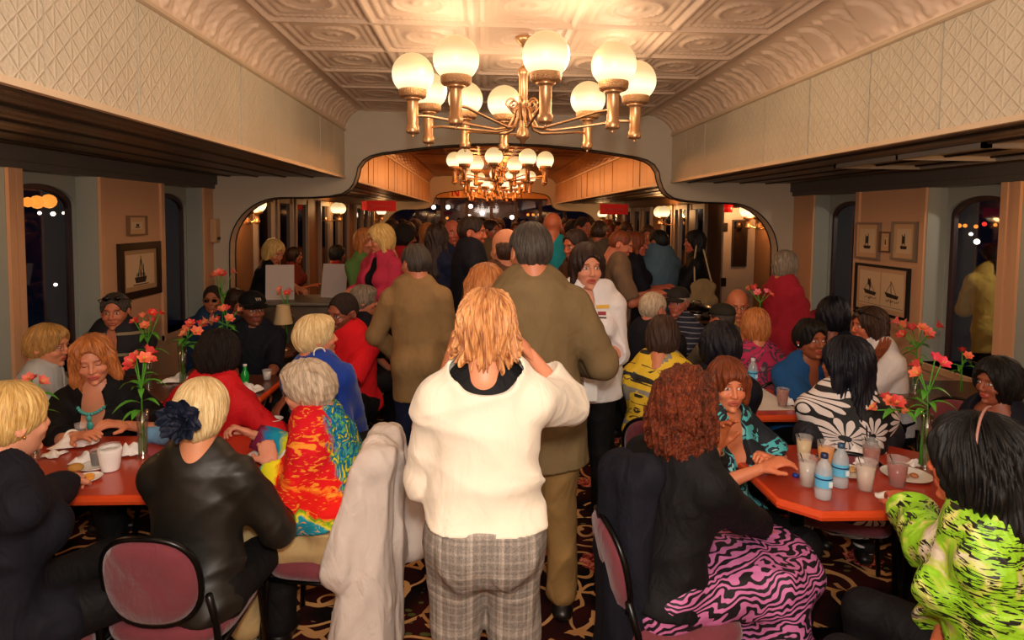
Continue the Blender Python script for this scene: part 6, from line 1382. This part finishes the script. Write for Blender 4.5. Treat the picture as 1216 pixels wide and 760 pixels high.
# --- far crowd
FC = [(466, 268, 8.5, 60, 'm', 'darkbrown', '#1a0e0c', 'man in near-black behind the blonde in pink'), (478, 266, 9.4, 150, 'm', 'black', '#38201a', 'man in brown at the far left of the aisle crowd'), (492, 268, 8.2, 200, 'f', 'brown', '#2a1620', 'woman in plum left of the long-haired woman in navy'),
      (503, 268, 9.8, 170, 'm', 'black', '#5c1e18', 'man in dark red in the far crowd, left of the aisle'), (507, 274, 7.4, -40, 'f', 'copper', '#8a5a4c', 'blonde woman in dusty pink in the far crowd'), (526, 267, 9.2, 10, 'm', 'darkbrown', '#201820', 'dark-suited man beyond the long-haired woman in navy'),
      (546, 268, 8.8, 190, 'm', 'brown', '#4c2c24', 'man in brown beyond the bald man'), (553, 266, 11, 0, 'm', 'black', '#161012', 'man in black far behind the black polo'), (571, 266, 8.0, -60, 'm', 'black', '#26201c', 'man in charcoal right of the black polo'),
      (583, 270, 7.2, 130, 'm', 'darkbrown', '#6a5438', 'man in khaki just left of the bald cheek'), (592, 266, 9.5, 180, 'f', 'brown', '#5a2c20', 'woman in rust far down the aisle'), (612, 267, 12, 180, 'm', 'brown', '#3a2418', 'man in brown far behind the tall man'),
      (671, 266, 9, 180, 'm', 'darkbrown', '#40281e', 'man in brown right of the teal shirt'), (682, 268, 8.7, 90, 'f', 'black', '#141014', 'woman in black behind the man eating'), (693, 266, 7.9, 150, 'm', 'buzz', '#54442c', 'short-haired man in olive beyond the white polo'),
      (703, 268, 9.8, -90, 'm', 'black', '#2a1c20', 'man in dark plum in the far right crowd'), (712, 272, 6.9, 30, 'm', 'brown', '#5c4c3c', 'man in grey-brown before the red banner'), (722, 267, 9.6, 190, 'f', 'auburn', '#7a2c34', 'woman in rose below the red banner'),
      (733, 268, 10.4, 180, 'm', 'darkbrown', '#241818', 'man in black far below the red banner'), (744, 269, 9.8, 160, 'f', 'brown', '#58301e', 'woman in brown right of the red banner'), (640, 264, 13.5, 180, 'm', 'black', '#281a14', 'dark figure far down the aisle right of the tall man'),
      (622, 264, 15.5, 180, 'f', 'brown', '#3c1e16', 'small distant woman near the end windows'), (578, 263, 14.5, 180, 'f', 'auburn', '#4c241a', 'distant woman left of the hat crowd'), (536, 264, 13.8, 180, 'm', 'black', '#1c1414', 'distant man in the left part of the crowd'),
      (484, 273, 7.3, 170, 'f', 'black', '#301418', 'woman in maroon behind the person in red'), (663, 264, 14.2, 180, 'm', 'brown', '#402418', 'distant man beyond the teal shirt'), (769, 275, 8.2, 200, 'f', 'brown', '#38241c', 'woman in brown left of the light blue shirt'), (468, 276, 7.6, 190, 'm', 'darkbrown', '#5a1a1a', 'man in maroon behind the pink cardigan')]
for k, (x, y, Y, yw, g, hm, col, lab) in enumerate(FC):
    h = HY(x, y+5, Y); person(lab, h, yaw=yw, s=max(.86, min(1.12, h[2]/1.565)), male=g == 'm', w=1.1, near=0, hair=(('short', 'bob')[g == 'f'], hm), skin=('#b05c3c', '#a4583c', '#b86448', '#7c4028')[k % 4], top=top(cloth(col), sleeve=(.5, 1.0)[k % 2]), bottom=TRB, L=('hold', 'hang')[k % 2], R=('hold', 'hold', 'up')[k % 3])
# ------------------------------------------------------------------ chairs under the sitters, coats
def chair_for(key, yaw, label, off=.05):
    i = next(v for k, v in REG.items() if key in k); a = math.radians(yaw); b = i['base']; return chair(b[0]+math.sin(a)*off, b[1]+math.cos(a)*off, yaw, label)
chair_for('leather jacket', 4, 'burgundy banquet chair under the woman in the leather jacket').location.x -= .05
chair_for('red hair flower', 38, 'burgundy banquet chair at the left edge under the woman with the red flower')
_ch3 = chair_for('tie-dye', -82, 'banquet chair draped with the white coat behind the tie-dye sweatshirt', .09)
chair_for('curly auburn', 84, 'banquet chair behind the zebra skirt, hung with a black coat')
chair_for('lime green', -48, 'banquet chair at the lower right corner behind the lime blouse')
chair_for('floral dress', 25, 'dark banquet chair behind the black and white floral dress')
chair(2.75, 3.35, 200, 'dark rounded chair beside the white T-shirt under the right window')
chair_for('red jacket', 15, 'banquet chair under the woman in the red jacket')
chair_for('yellow floral', 22, 'banquet chair under the woman in the yellow floral blouse')
chair_for('magenta', -10, 'banquet chair under the magenta camouflage top')
def drape(name, label, mat, prims, h=.011, seed=1, amp=.016, cuts=()):
    V, Q = solid(prims, h, wrinkle(seed, amp, 17, (1.6, 1.6, .35)), cuts, bw=.06); o = link_mesh(name, np_mesh(name, V, Q), mat); return tag(o, label, 'coat')
# white coat over the back of the tie-dye woman's chair
_c = _ch3.location; _f = np.array([math.sin(math.radians(-82)), math.cos(math.radians(-82)), 0]); BK = np.array([_c.x, _c.y, 0])-_f*.235
def bk(x, y, z): return BK+np.array([x, y, z])
drape('white_coat', 'long white coat draped over the chair back behind the tie-dye sweatshirt', cloth('#d2c6bc', .75, name='coat_white', wr=.5, vary=.04), [
    CAP(bk(.0, -.17, .86), bk(.02, .17, .87), .060, .055, k=.03), CAP(bk(.0, -.14, .84), bk(-.05, -.20, .10), .080, .125, (0, 1, 0), .7, k=.05), CAP(bk(.02, .02, .86), bk(-.02, -.06, .10), .085, .13, k=.05),
    CAP(bk(.04, .10, .86), bk(.13, .10, .40), .06, .095, (0, 1, 0), .55, k=.04), CAP(bk(.0, -.06, .90), bk(.0, .06, .90), .06, .06, k=.03), CAP(bk(-.05, -.17, .80), bk(-.13, -.2, .45), .05, .08, k=.04)], seed=5, amp=.016, cuts=[('half', ((0, 0, .03), (0, 0, -1)), 0, '+')])
# black coat hanging from the zebra woman's chair
drape('black_coat', 'long black coat hanging behind the curly-haired woman', BLK2, [
    CAP((.50, 2.22, .95), (.58, 2.10, .98), .06, .06, k=.03), CAP((.50, 2.22, .92), (.50, 2.20, .22), .08, .085, k=.05), CAP((.55, 2.12, .92), (.52, 2.12, .25), .07, .08, k=.05)], seed=8, amp=.014)
drape('dark_jacket', 'dark jacket slung over the chair behind the floral dress', cloth('#1c1c22', .6, name='jacket_dark', wr=.8), [
    CAP((1.62, 2.98, .80), (2.05, 3.05, .80), .07, .07, k=.03), CAP((1.65, 3.0, .78), (1.7, 3.0, .50), .08, .09, k=.05), CAP((2.02, 3.03, .78), (2.0, 3.03, .52), .09, .08, k=.05), CAP((1.85, 3.02, .78), (1.85, 3.02, .5), .09, .08, k=.05)], seed=9, amp=.016)
drape('blue_wrap', 'light blue and black striped jacket on the front left table edge behind the lilies', m_stripe('#141418', '#6a9cc8', 9, .4, 0), [CAP((-1.58, 3.08, .785), (-1.38, 3.12, .785), .035, .032, k=.03), CAP((-1.58, 3.06, .785), (-1.50, 3.02, .78), .036, .03, k=.03)], seed=11, amp=.008)

# ------------------------------------------------------------------ light
for (x, y) in ((.27, 4.05), (.28, 9.6), (.30, 13.2), (.31, 16.4), (.31, 19.4)):
    e = E_NEAR if y < 5 else E_FAR
    for k in range(5):
        a = 2*PI*k/5+.4; lamp_light((x+.62*math.sin(a), y-.62*math.cos(a), 2.72), e, .10, (1, .69, .44) if y < 5 else (1, .34, .08))
for (x, y, e) in ((XL+.24, 7.62, 22), (XR-.24, 7.62, 24), (XL+.24, 12.1, 10), (XL+.24, 17.2, 10), (XR-.24, 11.6, 18), (XR-.24, 17.4, 10), (XL+.24, 2.925, 10), (XR-.24, 3.05, 12)): lamp_light((x, y, 1.98), e, .10, (1, .50, .18))
def area(loc, tgt, size, e, col, sy=None):
    l = bpy.data.lights.new('camera_flash', 'AREA'); l.energy = e; l.size = size; l.color = col
    if sy: l.shape = 'RECTANGLE'; l.size_y = sy
    o = bpy.data.objects.new('camera_flash', l); C.objects.link(o); o.location = loc; d = Vector(tgt)-Vector(loc); o.rotation_euler = d.to_track_quat('-Z', 'Y').to_euler(); return o
fl = lamp_light((.02, -.05, 2.10), E_FLASH, .07, (1, .93, .84)); fl.name = 'camera_flash'
area((.3, -.6, 2.85), (.3, 2.8, .9), 1.6, E_BOUNCE, (1, .90, .78))
lamp_light((4.75, 4.3, 2.1), 55, .1, (1, .85, .6)).name = 'deck_lamp'  # added fill without a fixture, brightens the yellow shirt outside the window
w = bpy.data.worlds.new('night'); bpy.context.scene.world = w; w.use_nodes = True
w.node_tree.nodes['Background'].inputs[0].default_value = (.002, .0025, .006, 1); w.node_tree.nodes['Background'].inputs[1].default_value = 1
# ------------------------------------------------------------------ camera
cam = bpy.data.cameras.new('camera'); co = bpy.data.objects.new('camera', cam); C.objects.link(co); co.location = (0, 0, CAM_H)
R3 = Matrix(((_r2[0], _u2[0], -_fw[0]), (_r2[1], _u2[1], -_fw[1]), (_r2[2], _u2[2], -_fw[2]))); co.rotation_euler = R3.to_euler()
cam.sensor_width = 36; cam.lens = FPX/1216*36; cam.shift_y = -(380-PPY)/1216; cam.clip_start = .05
sc = bpy.context.scene; sc.camera = co
sc.view_settings.view_transform = 'Standard'; sc.view_settings.look = 'None'; sc.view_settings.gamma = 1; sc.view_settings.use_curve_mapping = False; sc.view_settings.exposure = .12
sc.cycles.use_denoising = True; sc.cycles.max_bounces = 6; sc.cycles.transparent_max_bounces = 12; sc.cycles.sample_clamp_indirect = 4
